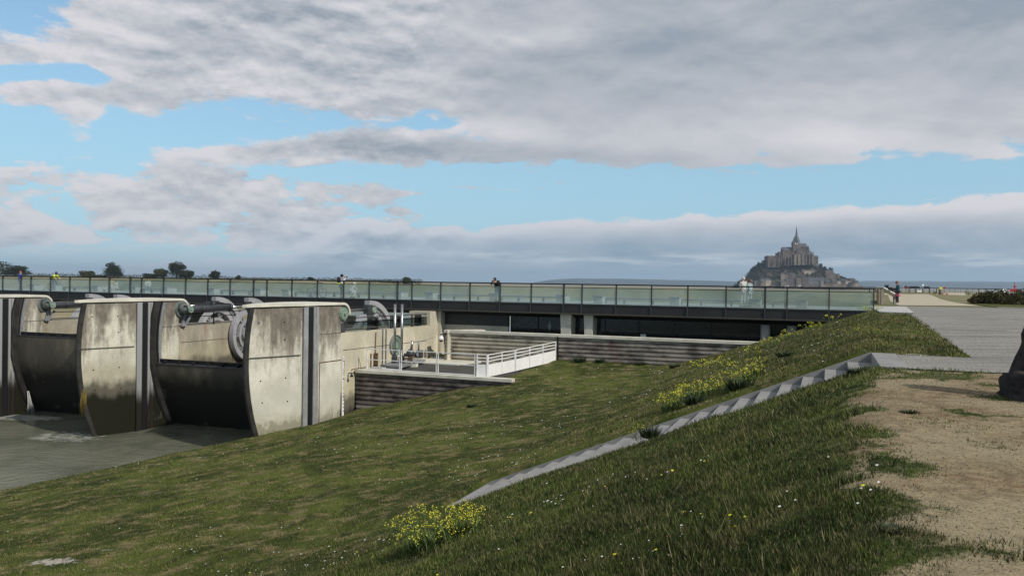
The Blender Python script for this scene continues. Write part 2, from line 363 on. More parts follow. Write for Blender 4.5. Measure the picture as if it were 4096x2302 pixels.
def water_fn(t, g, b):
    x, y, z = t.sep(g)
    q = t.noise(g, .25, 5, .6)
    c = t.mix(t.step(q, .35, .65), (.100, .108, .078, 1), (.165, .170, .128, 1))
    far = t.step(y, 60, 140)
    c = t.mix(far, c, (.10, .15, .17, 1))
    # drifting foam below the leaking gate
    def blob(cx, cy, rx, ry, ang=0):
        dx = t.m('SUBTRACT', x, cx); dy = t.m('SUBTRACT', y, cy); ca, sa = math.cos(ang), math.sin(ang)
        a_ = t.m('DIVIDE', t.m('ADD', t.m('MULTIPLY', dx, ca), t.m('MULTIPLY', dy, sa)), rx)
        b_ = t.m('DIVIDE', t.m('SUBTRACT', t.m('MULTIPLY', dy, ca), t.m('MULTIPLY', dx, sa)), ry)
        return t.step(t.m('ADD', t.m('POWER', a_, 2), t.m('POWER', b_, 2)), 1, .2)
    FP = at_z(60, 1668, -8.75); F2 = at_z(270, 1745, -8.75)
    zone = t.m('MAXIMUM', blob(FP.x, FP.y, 4.2, 1.3, -.1), t.m('MULTIPLY', blob(F2.x, F2.y, 3.0, 1.9, -.3), .72))
    fo = t.noise(t.comb(x, t.m('MULTIPLY', y, 2.6), 0), 1.6, 8, .72, .8)
    k = t.m('MULTIPLY', t.step(t.m('ADD', fo, t.m('MULTIPLY', zone, .30)), .68, .78), t.step(zone, .05, .4))
    t.put(b.inputs['Roughness'], t.m('ADD', .07, t.m('MULTIPLY', k, .6)))
    bn = t.new('ShaderNodeBump'); bn.inputs['Strength'].default_value = .8; bn.inputs['Distance'].default_value = .09
    wv = t.noise(t.comb(x, t.m('MULTIPLY', y, 1.3), 0), .8, 6, .62, 1.6)
    t.put(bn.inputs['Height'], t.m('ADD', wv, t.m('MULTIPLY', t.noise(t.comb(x, t.m('MULTIPLY', y, 1.5), 0), 6, 3, .6), .3)))
    t.l.new(bn.outputs[0], b.inputs['Normal'])
    return t.mix(t.m('MULTIPLY', k, .62), c, (.42, .42, .39, 1))
m_water = mat('silty river water', (.1, .1, .08), .12, fn=water_fn, spec=.3)
def pane_mat():
    m = bpy.data.materials.new('balustrade glass'); m.use_nodes = True; t = NT(m.node_tree); t.n.clear()
    g = t.new('ShaderNodeNewGeometry').outputs['Position']
    tr = t.new('ShaderNodeBsdfTransparent'); tr.inputs[0].default_value = (.86, .95, .95, 1)
    gl = t.new('ShaderNodeBsdfGlossy'); gl.inputs['Roughness'].default_value = .05; gl.inputs[0].default_value = (.9, .95, .95, 1)
    df = t.new('ShaderNodeBsdfDiffuse'); df.inputs[0].default_value = (.58, .61, .60, 1)
    tl = t.new('ShaderNodeBsdfTranslucent'); tl.inputs[0].default_value = (.56, .68, .68, 1)
    ad = t.new('ShaderNodeMixShader'); ad.inputs[0].default_value = .5; t.l.new(df.outputs[0], ad.inputs[1]); t.l.new(tl.outputs[0], ad.inputs[2])
    a = t.new('ShaderNodeMixShader'); t.put(a.inputs[0], t.lin(t.noise(g, .8, 3, .5), .3, .7, .15, .29)); t.l.new(tr.outputs[0], a.inputs[1]); t.l.new(ad.outputs[0], a.inputs[2])
    b = t.new('ShaderNodeMixShader'); b.inputs[0].default_value = .07; t.l.new(a.outputs[0], b.inputs[1]); t.l.new(gl.outputs[0], b.inputs[2])
    o = t.new('ShaderNodeOutputMaterial'); t.l.new(b.outputs[0], o.inputs[0]); return m
m_pane = pane_mat()
def pane2():
    m = bpy.data.materials.new('smoked railing glass'); m.use_nodes = True; t = NT(m.node_tree); t.n.clear()
    tr = t.new('ShaderNodeBsdfTransparent'); tr.inputs[0].default_value = (.55, .62, .62, 1)
    gl = t.new('ShaderNodeBsdfGlossy'); gl.inputs['Roughness'].default_value = .08
    b = t.new('ShaderNodeMixShader'); b.inputs[0].default_value = .18; t.l.new(tr.outputs[0], b.inputs[1]); t.l.new(gl.outputs[0], b.inputs[2])
    o = t.new('ShaderNodeOutputMaterial'); t.l.new(b.outputs[0], o.inputs[0]); return m
m_pane2 = pane2()
def grass_color(t, g, dark=1.0):
    a = t.noise(g, .30, 4, .6); b_ = t.noise(t.vm('MULTIPLY', g, (.8, 1.25, 1)), 1.5, 7, .70); c_ = t.noise(g, 11, 4, .65); e_ = t.noise(t.vm('ADD', g, (9, 4, 0)), 1.1, 7, .72); f_ = t.noise(t.vm('ADD', g, (3, 14, 0)), 3.2, 5, .7)
    c = t.mix(t.step(a, .38, .62), (.034*dark, .046*dark, .009*dark, 1), (.082*dark, .098*dark, .021*dark, 1))
    gx, gy, gz2 = t.sep(g); uu = t.m('ADD', t.m('MULTIPLY', gx, U.x), t.m('MULTIPLY', gy, U.y)); vv = t.m('ADD', t.m('MULTIPLY', gx, V.x), t.m('MULTIPLY', gy, V.y))
    wild = t.m('MULTIPLY', t.step(uu, -10.5, -7.5), t.step(vv, 20.5, 18.5))
    c = t.scale(c, t.comb(t.lin(wild, 0, 1, 1, .72), t.lin(wild, 0, 1, 1, .80), t.lin(wild, 0, 1, 1, .80)))
    c = t.mix(t.m('MULTIPLY', t.step(b_, .49, .61), t.lin(wild, 0, 1, .78, .25)), c, (.185*dark, .150*dark, .078*dark, 1))
    c = t.mix(t.m('MULTIPLY', t.step(e_, .50, .36), .75), c, (.016*dark, .027*dark, .006*dark, 1))
    c = t.mix(t.m('MULTIPLY', t.step(f_, .54, .68), .5), c, (.10*dark, .125*dark, .026*dark, 1))
    return t.mix(t.m('MULTIPLY', t.step(c_, .55, .8), .45), c, (.12*dark, .135*dark, .040*dark, 1))
# ------------------------------------------------------------------ terrain
ctrl = np.array([(-8.9, 19.4, -5.6), (-18.5, 13.2, -7.1), (-30.0, 21.2, -8.38), (-28.0, 26, -8.05), (-26.5, 32.2, -7.85), (-25.2, 34.9, -7.62), (-25.0, 39.2, -7.45),
 (-20.9, 39.4, -6.35), (-17.6, 39.4, -5.62), (-15.3, 38.9, -5.36), (-15.4, 46.5, -4.72), (-8, 46.6, -4.75), (-12, 43, -4.98), (-8, 36, -4.95), (-13, 33, -5.6), (-14, 25, -6.0), (-22, 26, -7.2),
 (-8.5, 10, -6.0), (-12, 0, -6.9), (-25, 5, -8.2), (-38, 5, -8.6), (-45, 20, -9), (-3, 47, -4.7)])
def tps_fit(c):
    d = np.hypot(c[:, None, 0]-c[None, :, 0], c[:, None, 1]-c[None, :, 1]); K = np.where(d > 0, d*d*np.log(d+1e-9), 0)+np.eye(len(c))*2.0
    P_ = np.c_[np.ones(len(c)), c[:, :2]]; A_ = np.block([[K, P_], [P_.T, np.zeros((3, 3))]])
    return np.linalg.solve(A_, np.r_[c[:, 2], 0, 0, 0])
_w = tps_fit(ctrl)
def lawn(u, v):
    u = np.clip(u, -60, 10); v = np.clip(v, -8, 52)
    r = _w[-3]+_w[-2]*u+_w[-1]*v
    for i, c in enumerate(ctrl):
        d = np.hypot(u-c[0], v-c[1]); r = r+_w[i]*d*d*np.log(d+1e-9)
    return np.clip(r, -10, -4.5)
UB = np.array([(-60, -60), (0, -40), (15, -32.5), (20, -30.2), (22.6, -29.5), (26, -28.0), (31.8, -26.75), (35, -26.1), (60, -25.6)])
uA, g_st, r_st, NST = .92, .465, .195, 20
vS0, vS1 = 16.38, 19.62
def smax(a, b, k): h = np.clip(.5+.5*(b-a)/k, 0, 1); return a*(1-h)+b*h+k*h*(1-h)
def vnoise(x, y, seed=0):
    r = np.zeros_like(x, dtype=float)
    for k, (f, a) in enumerate(((.35, .5), (.9, .25), (2.1, .15))):
        th = 1.3*k+seed
        r += a*np.sin(f*(x*math.cos(th)+y*math.sin(th))+seed+1.7*np.sin(f*.7*(y*math.cos(th)-x*math.sin(th))+k))
    return r
_tab = np.random.default_rng(3).random(4096)
def pn(x, y, seed=0):
    """smooth value noise fbm, about -1..1"""
    r = np.zeros_like(x, dtype=float); a = .5
    for k in range(4):
        X_ = x*2**k+seed*7.3+k*13.7; Y_ = y*2**k+seed*3.1+k*5.9; i = np.floor(X_).astype(int); j = np.floor(Y_).astype(int); fx = X_-i; fy = Y_-j
        fx = fx*fx*(3-2*fx); fy = fy*fy*(3-2*fy); h = lambda p, q: _tab[(p*73856093 ^ q*19349663) & 4095]
        r += a*((h(i, j)*(1-fx)+h(i+1, j)*fx)*(1-fy)+(h(i, j+1)*(1-fx)+h(i+1, j+1)*fx)*fy-.5)*2; a *= .5
    return r
def Hs(u, v, holes=True):
    u = np.asarray(u, float); v = np.asarray(v, float)
    P = np.interp(v, [-30, 0, 14, 20, 46, 60], [-1.8, -1.63, -1.5, -1.48, -1.30, -1.30])
    uc = np.interp(v, [-20, 0, 10, 16, 20, 47, 60], [.3, .25, .65, .98, 1.0, 2.45, 2.6])
    gr = np.interp(v, [-20, 20, 47], [.42, .42, .325])
    q = np.maximum(uc-u, 0); soft = np.where(q < 1.2, q*q/2.4, q-.6)*1.0+np.where(q > 0, .0, 0)
    S = P-gr*np.where(q < .6, q*q/1.2, q-.3)
    H = smax(lawn(u, v), S, .5)
    H = H+.06*pn(u*.9, v*.9, 1)*np.clip((uc-u)/3, 0, 1)
    ub = np.interp(v, UB[:, 0], UB[:, 1])
    X = u*U.x+v*V.x; Y = u*U.y+v*V.y
    H = np.where(v > 46.75, np.where(u > -3.2, np.minimum(S, 0), -4.95), H)
    # beyond the bridge: embankment falls to the marsh, with the river basin in the middle
    a = X/np.maximum(Y, 1)
    ymax = np.interp(a+.02*np.sin(Y*.01), [-.60, -.34, -.24, -.10, .0, .08, .14, .22, .30, .36], [70, 90, 330, 560, 640, 780, 1100, 900, 500, 80])
    marsh = -7.4+.45*vnoise(X*.02, Y*.012, 4)
    marsh = marsh+np.clip((Y-340)/420, 0, 1)**1.3*6.3*np.clip((-.06-a)/.12, 0, 1)
    river = (Y < ymax*(1+.04*np.sin(a*60))) & (a < .36)
    far = np.where(river, -10.2, marsh)
    vv = np.clip((v-62)/400, 0, 1)
    ue = np.interp(v, [50, 62, 120, 300, 500], [2.4, 2.3, -2, -10, -30])
    emb = np.where(u > ue, -1.3, -1.3-.33*(ue-u))
    emb = np.where((v > 260), np.maximum(marsh, -1.3-.02*(v-260)), emb)
    farH = np.maximum(far, emb)
    bumpc = at_z(3755, 1196, -1.3); bu, bv = uv(bumpc)
    farH = farH+np.where(v > 62, .55*np.exp(-((u-bu)/9)**2-((v-bv)/14)**2), 0)
    H = np.where((v > 56.6), farH, H)
    H = np.where((v <= 56.6) & (v > 20) & (u < ub), -10.6, H)
    H = np.where((v <= 20) & (u < ub), np.maximum(-10.6, H-1.6*(ub-u)), H)
    H = np.where((v > 34.9) & (v <= 56.6) & (u < -24.9), -10.6, H)
    if holes:
        H = np.where((u > -24.95) & (u < -17.7+(v-39.4)*.29) & (v > 39.25) & (v < 47), -5.9, H)
        st = (v > vS0+.04) & (v < vS1+.12) & (u < uA+.5) & (u > uA-NST*g_st-.1)
        H = np.where(st, np.minimum(H, -1.5-(uA-u)/g_st*r_st-.38), H)
    return H
def axis(lo, hi, st, far, gr):
    m = list(np.arange(lo, hi+1e-6, st)); a = m[0]; s_ = st; L = []
    while a > -far: s_ *= gr; a -= s_; L.append(a)
    b = m[-1]; s_ = st; Rr = []
    while b < far: s_ *= gr; b += s_; Rr.append(b)
    return np.array(L[::-1]+m+Rr)
au = axis(-33, 14, .18, 13500, 1.10); av = axis(-4, 57.2, .18, 13500, 1.09)
UU, VV = np.meshgrid(au, av); HH = Hs(UU, VV)
co = np.stack([UU*U.x+VV*V.x, UU*U.y+VV*V.y, HH], -1).reshape(-1, 3)
nu, nv = len(au), len(av)
ii = (np.arange(nv-1)[:, None]*nu+np.arange(nu-1)[None, :]).ravel()
quads = np.stack([ii, ii+1, ii+1+nu, ii+nu], 1)
def np_mesh(name, co, faces, k):
    me = bpy.data.meshes.new(name); me.vertices.add(len(co)); me.vertices.foreach_set('co', co.astype(np.float32).ravel())
    me.loops.add(faces.size); me.loops.foreach_set('vertex_index', faces.astype(np.int32).ravel())
    me.polygons.add(len(faces)); me.polygons.foreach_set('loop_start', np.arange(0, faces.size, k, dtype=np.int32))
    me.update(calc_edges=True); return me
gm = np_mesh('ground', co, quads, 4); gm.polygons.foreach_set('use_smooth', np.ones(len(quads), bool))
def dirt_w(u, v):
    """1 where the worn bare earth lies"""
    e = np.interp(v, [-10, 3, 6, 9, 12, 14, 16], [.10, .30, .42, .52, .66, .80, .9])
    return np.clip((u-e)/1.1+.5, 0, 1)*np.clip((16.3-v)/.3, 0, 1)
def turf_n(u, v):
    e = np.interp(v, [-10, 3, 6, 9, 12, 14, 16], [.10, .30, .42, .52, .66, .80, .9])
    return 1.25*pn(u*.8, v*.8, 9)+.7*pn(u*4, v*4, 2)-1.3*np.clip(e-.45-u, 0, 2)
def dirt_patch(u, v): return pn(u*1.25, v*1.25, 21)+.25*pn(u*5, v*5, 8)+.10*np.clip(u-1.5, 0, 4)-.05
zone = np.zeros((nv, nu, 4), np.float32); zone[..., 3] = 1
_d = dirt_w(UU, VV); zone[..., 0] = np.clip(np.maximum(_d+turf_n(UU, VV)*.80+.05, np.where(_d > .4, _d+.2, 0)*(dirt_patch(UU, VV) > -.20)*0), 0, 1)*np.clip((16.35-VV)/.1, 0, 1); zone[..., 0] = np.where((_d > .35) & (dirt_patch(UU, VV) < -.27), .36, zone[..., 0])
zone[..., 1] = np.clip((VV-56)/2, 0, 1)
def spots(pts, u, v):
    r = np.zeros_like(u)
    for (px, py, z, ru, rv, a) in pts:
        c = uv(at_z(px, py, z)); r = np.maximum(r, a*np.exp(-((u-c[0])/ru)**2-((v-c[1])/rv)**2))
    return r
BARE = [(200, 2298, -7.25, 1.3, .30, .85), (430, 2275, -7.25, .6, .15, .7), (590, 2020, -7.55, .8, .35, .55), (790, 1848, -7.8, .9, .5, .55), (640, 1990, -7.5, 3, 1.2, .25), (1950, 1540, -5.3, .9, .35, .6), (3640, 1410, -1.45, .6, .25, .8), (3745, 1420, -1.45, .6, .3, .8), (3700, 1342, -1.4, 1.2, .5, .5)]
zone[..., 2] = spots(BARE, UU, VV)
ca = gm.color_attributes.new('zone', 'FLOAT_COLOR', 'POINT'); ca.data.foreach_set('color', zone.ravel())
def ground_fn(t, g, b):
    at = t.new('ShaderNodeAttribute', attribute_name='zone'); r_, g_, b_ = [t.new('ShaderNodeSeparateColor')][0].outputs[:3]
    sc = r_.node; t.l.new(at.outputs['Color'], sc.inputs[0])
    x, y, z = t.sep(g)
    gr = grass_color(t, g)
    n1 = t.noise(g, 1.6, 6, .68); n2 = t.noise(g, 7, 6, .7); n3 = t.noise(g, 45, 3, .6); n0 = t.noise(g, .5, 3, .5)
    d = t.mix(t.step(n2, .35, .68), (.135, .096, .052, 1), (.275, .215, .130, 1))
    d = t.mix(t.m('MULTIPLY', t.step(n0, .40, .62), .55), d, (.32, .275, .18, 1))
    d = t.mix(t.m('MULTIPLY', t.step(n3, .50, .72), .65), d, (.085, .068, .048, 1))
    d = t.mix(t.m('MULTIPLY', t.step(n3, .42, .22), .45), d, (.44, .40, .33, 1))
    d = t.mix(t.m('MULTIPLY', t.step(n1, .60, .70), .45), d, (.17, .095, .05, 1))
    d = t.mix(t.m('MULTIPLY', t.step(t.noise(t.vm('MULTIPLY', g, (1, 1.3, 1)), 3.4, 7, .72), .53, .66), .65), d, (.10, .085, .05, 1))
    k = t.step(t.m('ADD', r_, t.m('ADD', t.m('MULTIPLY', t.m('SUBTRACT', n1, .5), .5), t.m('MULTIPLY', t.m('SUBTRACT', n2, .5), .9))), .34, .66)
    c = t.mix(k, gr, d)
    kb = t.step(t.m('ADD', b_, t.m('MULTIPLY', t.m('SUBTRACT', t.noise(g, 5, 7, .75), .5), 2.6)), .55, .80)
    c = t.mix(kb, c, t.mix(n3, (.28, .25, .20, 1), (.50, .47, .42, 1)))
    m1 = t.noise(t.comb(t.m('MULTIPLY', x, .012), t.m('MULTIPLY', y, .006), 0), 1, 6, .65)
    m2 = t.noise(t.comb(t.m('MULTIPLY', x, .05), t.m('MULTIPLY', y, .02), 3), 1, 6, .65)
    mc = t.mix(t.step(m1, .38, .62), (.11, .12, .055, 1), (.28, .24, .15, 1))
    mc = t.mix(t.m('MULTIPLY', t.step(m2, .5, .68), .6), mc, (.045, .060, .024, 1))
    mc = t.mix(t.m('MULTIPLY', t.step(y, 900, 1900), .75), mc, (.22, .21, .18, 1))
    c = t.mix(g_, c, mc)
    bn = t.new('ShaderNodeBump'); bn.inputs['Strength'].default_value = .6; bn.inputs['Distance'].default_value = .03
    t.put(bn.inputs['Height'], t.m('ADD', n2, t.m('MULTIPLY', n3, .5))); t.l.new(bn.outputs[0], b.inputs['Normal'])
    return c
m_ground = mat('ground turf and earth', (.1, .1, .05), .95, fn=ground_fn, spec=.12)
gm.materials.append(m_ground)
go = bpy.data.objects.new('ground', gm); link(go); go['kind'] = 'structure'
def sheet(name, poly, z_off, m, kind='structure', nsub=24):
    """flat sheet following the ground; poly in (u,v) convex quads list"""
    mb = MB()
    for (a, b, c, d) in poly:
        vs = []
        for j in range(nsub+1):
            for i in range(nsub+1):
                s_, t_ = i/nsub, j/nsub
                p = [(a[k]*(1-s_)+b[k]*s_)*(1-t_)+(d[k]*(1-s_)+c[k]*s_)*t_ for k in (0, 1)]
                vs.append((p[0], p[1]))
        hz_ = Hs(np.array([p[0] for p in vs]), np.array([p[1] for p in vs]), False)
        mb.add([W(p[0], p[1], h+z_off) for p, h in zip(vs, hz_)], [(j*(nsub+1)+i, j*(nsub+1)+i+1, (j+1)*(nsub+1)+i+1, (j+1)*(nsub+1)+i) for j in range(nsub) for i in range(nsub)])
    return tag(obj(name, mb, m), kind=kind)
# water: one level sheet
wa = MB(); wa.add([(-9000, -400, -8.75), (9000, -400, -8.75), (9000, 9000, -8.75), (-9000, 9000, -8.75)], [(0, 1, 2, 3)])
tag(obj('water', wa, m_water), kind='structure')
def grav_fn(t, g, b):
    n3 = t.noise(g, 17, 7, .78); n1 = t.noise(g, .5, 4, .6); n4 = t.noise(t.vm('MULTIPLY', g, (.25, 1.2, 1)), 1.1, 5, .65)
    c = t.mix(t.step(n3, .36, .64), (.12, .115, .108, 1), (.36, .35, .32, 1))
    c = t.mix(t.m('MULTIPLY', t.step(n4, .45, .7), .55), c, (.115, .108, .10, 1)); c = t.mix(t.m('MULTIPLY', t.step(t.noise(t.vm('MULTIPLY', g, (.12, .9, 1)), 1.7, 4, .6), .55, .63), .35), c, (.10, .095, .09, 1))
    return t.mix(t.m('MULTIPLY', t.step(n1, .5, .7), .30), c, (.30, .285, .25, 1))
m_grav = mat('grey gravel', (.2, .2, .2), .95, fn=grav_fn, bump=.6, bscale=50, spec=.15)
m_sand = mat('beige sand path', (.40, .36, .27), .95, var=.14, scale=1.2, bump=.3, spec=.15)
PE = [(2.78, 16.4), (2.95, 21), (3.25, 28), (4.05, 48.6)]
sheet('path', [((1.41, 16.3), (30, 16.3), (30, 19.4), (1.43, 19.4)), ((2.86, 19.4), (30, 19.4), (34, 62), (4.3, 61.5))], .012, m_grav, nsub=40)
bp = [uv(at_z(px, py, -1.3)) for px, py in ((3592, 1221), (3925, 1224), (3760, 1203), (3560, 1204), (3680, 1191), (3545, 1184), (3630, 1177), (3535, 1173), (3622, 1171))]
sheet('path', [(bp[0], bp[1], bp[2], bp[3]), (bp[3], bp[2], bp[4], bp[5]), (bp[5], bp[4], bp[6], bp[7])], .02, m_sand, nsub=10)
rp = [uv(at_z(px, py, -1.3)) for px, py in ((3810, 1184), (3868, 1189), (3872, 1168), (3770, 1164))]
sheet('road', [tuple(rp)], .07, m_sand, nsub=8)
# ------------------------------------------------------------------ grass blades (nobody could count them)
def grass_blades(N):
    r = np.exp(rng.uniform(math.log(3.2), math.log(52), N)); th = rng.uniform(-.66, .66, N)
    # a share drawn nearer the camera
    X = r*np.sin(th); Y = r*np.cos(th); u = X*U.x+Y*U.y; v = X*V.x+Y*V.y
    ub = np.interp(v, UB[:, 0], UB[:, 1])
    ok = (u > ub+.02) & (v < 46.4) & ((u < np.interp(v, [p[1] for p in PE], [p[0] for p in PE])-.02) | (v < 16.3))
    ok &= ~((u > -24.95) & (u < -17.0+(v-39.4)*.26) & (v > 38.9)) & ~((u < -15.2) & (v > 38.85) & (v < 39.35))
    ok &= ~((v > vS0+.12) & (v < vS1+.18) & (u < uA+.6) & (u > uA-NST*g_st)) & ~((v > 16.28) & (v < 19.5) & (u > uA))
    ok &= ~((u < -24.9) & (v > 34.7)) & ~((u < -25.4+(v-34.9)*.31) & (v > 31.6) & (v < 34.95))
    d = dirt_w(u, v); nn = turf_n(u, v); dpp = dirt_patch(u, v)
    ok &= (d+nn*.80 < .45+.12*rng.standard_normal(N)) | ((v < 16.2) & (dpp < -.26+.08*rng.standard_normal(N)) & (rng.random(N) < .6))
    ok &= spots(BARE, u, v)+.25*rng.standard_normal(N) < .45
    u = u[ok]; v = v[ok]; r = r[ok]; X = X[ok]; Y = Y[ok]; n_ = len(u)
    z = Hs(u, v)
    clump = .5+.5*np.clip(pn(u*1.8, v*1.8, 5)*2.0, -1, 1)
    slope = np.clip((u+9)/3, 0, 1)
    h = (.018+.026*clump+.026*slope*clump)*rng.uniform(.5, 1.5, n_)*np.where(d[ok] > .45, .45, 1)
    h = np.where(rng.random(n_) < .02*slope, h*2.2, h)
    wd = (.0022+.00042*r)*rng.uniform(.7, 1.4, n_)
    a = rng.uniform(0, 2*math.pi, n_); ln = rng.uniform(.2, .9, n_)*h; b = rng.uniform(0, 2*math.pi, n_)
    o = np.stack([X, Y, z-.01], 1); sd = np.stack([np.cos(a)*wd, np.sin(a)*wd, np.zeros(n_)], 1)
    tip = o+np.stack([np.cos(b)*ln, np.sin(b)*ln, h+.01], 1)
    co = np.stack([o-sd, o+sd, tip], 1).reshape(-1, 3)
    return np_mesh('grass', co, np.arange(n_*3).reshape(-1, 3), 3)
def blade_fn(t, g, b):
    c = grass_color(t, g, 1.15)
    q = t.new('ShaderNodeNewGeometry').outputs['Random Per Island']
    c = t.scale(c, t.comb(t.lin(q, 0, 1, .45, 1.75), t.lin(q, 0, 1, .5, 1.7), t.lin(q, 0, 1, .5, 1.6)))
    c = t.mix(t.m('MULTIPLY', t.step(t.m('FRACT', t.m('MULTIPLY', q, 7.31)), .86, .9), .8), c, (.24, .20, .11, 1))
    return c
m_blade = mat('grass blades', (.05, .08, .02), .7, fn=blade_fn, spec=.2)
gb = grass_blades(900000); gb.materials.append(m_blade)
tag(link(bpy.data.objects.new('grass', gb)), 'short green lawn grass with dry tufts over the bank and slope', 'grass', kind='stuff')
# small white / yellow / pink flowers in the turf
def daisies(N, cl, m, name, label, near=3.5, far=46, sz=.012):
    r = np.exp(rng.uniform(math.log(near), math.log(far), N)); th = rng.uniform(-.64, .62, N)
    X = r*np.sin(th); Y = r*np.cos(th); u = X*U.x+Y*U.y; v = X*V.x+Y*V.y
    ub = np.interp(v, UB[:, 0], UB[:, 1])
    ok = (u > ub+.2) & (v < 45.5) & (u < .2+v*.05) & (pn(u*.5, v*.5, 3)+.22*rng.standard_normal(N) > cl+.25*np.clip((u+8)/4, 0, 1)) & ~((u < -16.5) & (v > 38.8)) & ~((v > vS0) & (v < vS1+.2)) & ~((u < -24.5) & (v > 31.5))
    u, v, r, X, Y = u[ok], v[ok], r[ok], X[ok], Y[ok]; z = Hs(u, v)+.03+.04*rng.random(len(u)); s_ = (sz*.55+.00042*r)*rng.uniform(.6, 1.5, len(u)); P = []
    for k in range(6):
        a = k*math.pi/3; P.append(np.stack([X+s_*np.cos(a), Y+s_*np.sin(a), z+s_*.35*np.sin(a+1)], 1))
    co = np.stack(P, 1).reshape(-1, 3); me = np_mesh(name, co, np.arange(len(u)*6).reshape(-1, 6), 6); me.materials.append(m)
    tag(link(bpy.data.objects.new(name, me)), label, 'flowers', kind='stuff')
m_fw = mat('white petals', (.72, .72, .68), .7); m_fy = mat('yellow petals', (.62, .56, .03), .7, var=.2, scale=20); m_fp = mat('pink petals', (.5, .16, .16), .7)
daisies(5200, .22, m_fw, 'daisies', 'tiny white daisies scattered through the lawn')
daisies(420, .1, m_fy, 'buttercups', 'scattered small yellow flowers low in the turf', far=18, sz=.016)
daisies(200, .1, m_fp, 'clover_flowers', 'scattered small pink clover flowers on the near slope', far=14)
def pebbles(N):
    r = np.exp(rng.uniform(math.log(4.0), math.log(17), N)); th = rng.uniform(.30, .62, N); X = r*np.sin(th); Y = r*np.cos(th); u = X*U.x+Y*U.y; v = X*V.x+Y*V.y
    ok = (dirt_w(u, v) > .45) & (v < 16.2) & (dirt_patch(u, v) > -.2); u, v, r, X, Y = u[ok], v[ok], r[ok], X[ok], Y[ok]; z = Hs(u, v); n_ = len(u)
    s_ = (.0018+.00042*r)*rng.uniform(.5, 1.9, n_)**1.6; base = np.array([(1, 0, 0), (0, 1, 0), (-1, 0, 0), (0, -1, 0), (0, 0, 1)], float); a = rng.uniform(0, 6.3, n_); co = np.zeros((n_, 5, 3))
    for k in range(5): q = base[k]*np.array((1, .7, .6)); co[:, k, 0] = X+(q[0]*np.cos(a)-q[1]*np.sin(a))*s_; co[:, k, 1] = Y+(q[0]*np.sin(a)+q[1]*np.cos(a))*s_; co[:, k, 2] = z+q[2]*s_-.001
    f = np.array([(0, 1, 4), (1, 2, 4), (2, 3, 4), (3, 0, 4)]); F_ = (f[None]+5*np.arange(n_)[:, None, None]).reshape(-1, 3); return np_mesh('pebbles', co.reshape(-1, 3), F_, 3)
def peb_fn(t, g, b):
    q = t.new('ShaderNodeNewGeometry').outputs['Random Per Island']; return t.mix(t.step(q, .2, .8), (.07, .055, .038, 1), (.27, .235, .165, 1))
pm = pebbles(20000); pm.materials.append(mat('pebble stone', (.3, .27, .2), .9, fn=peb_fn, spec=.15)); tag(link(bpy.data.objects.new('pebbles', pm)), 'small loose stones and clods scattered on the bare earth', 'pebbles', kind='stuff')
# ------------------------------------------------------------------ stairs
st = thing('concrete_stairs', 'long flight of grey concrete steps sunk into the grass slope', 'stairs', W(uA, (vS0+vS1)/2, -1.5))
m_step = mat('grey step concrete', (.225, .222, .218), .85, var=.14, scale=2.4, bump=.3, bscale=18)
for i in range(1, NST+1):
    u1 = uA-(i-1)*g_st; u0 = u1-g_st
    b = MB(); b.ubox(u0-.03, u1-.002, vS0, vS1, -1.5-i*r_st-.45, -1.5-i*r_st); obj('step', b, m_step, st)
b = MB(); b.ubox(uA, uA+.50, vS0+.02, vS1+.05, -2.0, -1.468); obj('landing', b, m_step, st, bev=.01)
b = MB(); zt = lambda u: -1.5-(uA-u)/g_st*r_st+.035
pu = [uA, uA-NST*g_st-.3]
poly = [W(pu[0], vS1+.003, -1.464), W(pu[1], vS1+.003, zt(pu[1])), W(pu[1], vS1+.003, zt(pu[1])-.9), W(pu[0], vS1+.003, -2.6)]
b.prism(poly, V*.16); obj('curb', b, m_step, st)
# ------------------------------------------------------------------ bridge
VB = 48.2; ZD = -1.29; ZR = -.075
br = thing('promenade_bridge', 'long dark steel promenade bridge over the sluice piers', 'bridge', W(-20, 52, -1.3))
m_deck = mat('pale deck paving', (.30, .30, .28), .7, var=.12, scale=.9, bump=.15, bscale=6)
b = MB(); b.ubox(-82, 2.45, VB+.02, VB+8.5, ZD-.25, ZD-.02); obj('deck', b, m_deck, br)
b = MB(); b.ubox(-82, 2.30, VB-.10, VB+.02, ZD-.60, ZD-.08); obj('fascia', b, m_fascia, br)
b = MB(); b.ubox(-82, 2.30, VB-.22, VB+.10, ZD-.68, ZD-.602); obj('ledge', b, mat('ledge steel', (.075, .068, .055), .6, .3), br)
b = MB(); b.prism([W(-82, VB+.05, ZD-.682), W(-82, VB+.9, ZD-.95), W(-82, VB+7.9, ZD-.95), W(-82, VB+8.5, ZD-.6), W(-82, VB+8.5, ZD-.252), W(-82, VB+.05, ZD-.252)], U*84.3); obj('girder', b, m_black, br)
b = MB()
pxs = [12, 85, 125, 203, 280, 360, 438, 522, 567, 655, 743, 832, 921, 1015, 1068, 1168, 1270, 1375, 1477, 1590, 1648, 1763, 1880, 2001, 2125, 2255, 2328, 2465, 2606, 2751, 2904, 3060, 3148, 3316, 3494]
pus = [uv(at_v(px, 1170+.014*px, VB))[0] for px in pxs]
pus = [pus[0]-2.2*k for k in (5, 4, 3, 2, 1)]+pus
bal = thing('glass_balustrade', 'long glass balustrade with dark handrail on the bridge edge facing the camera', 'railing', W(-20, VB, ZD))
dbl = {522, 1015, 1590, 2255, 3060, 85}
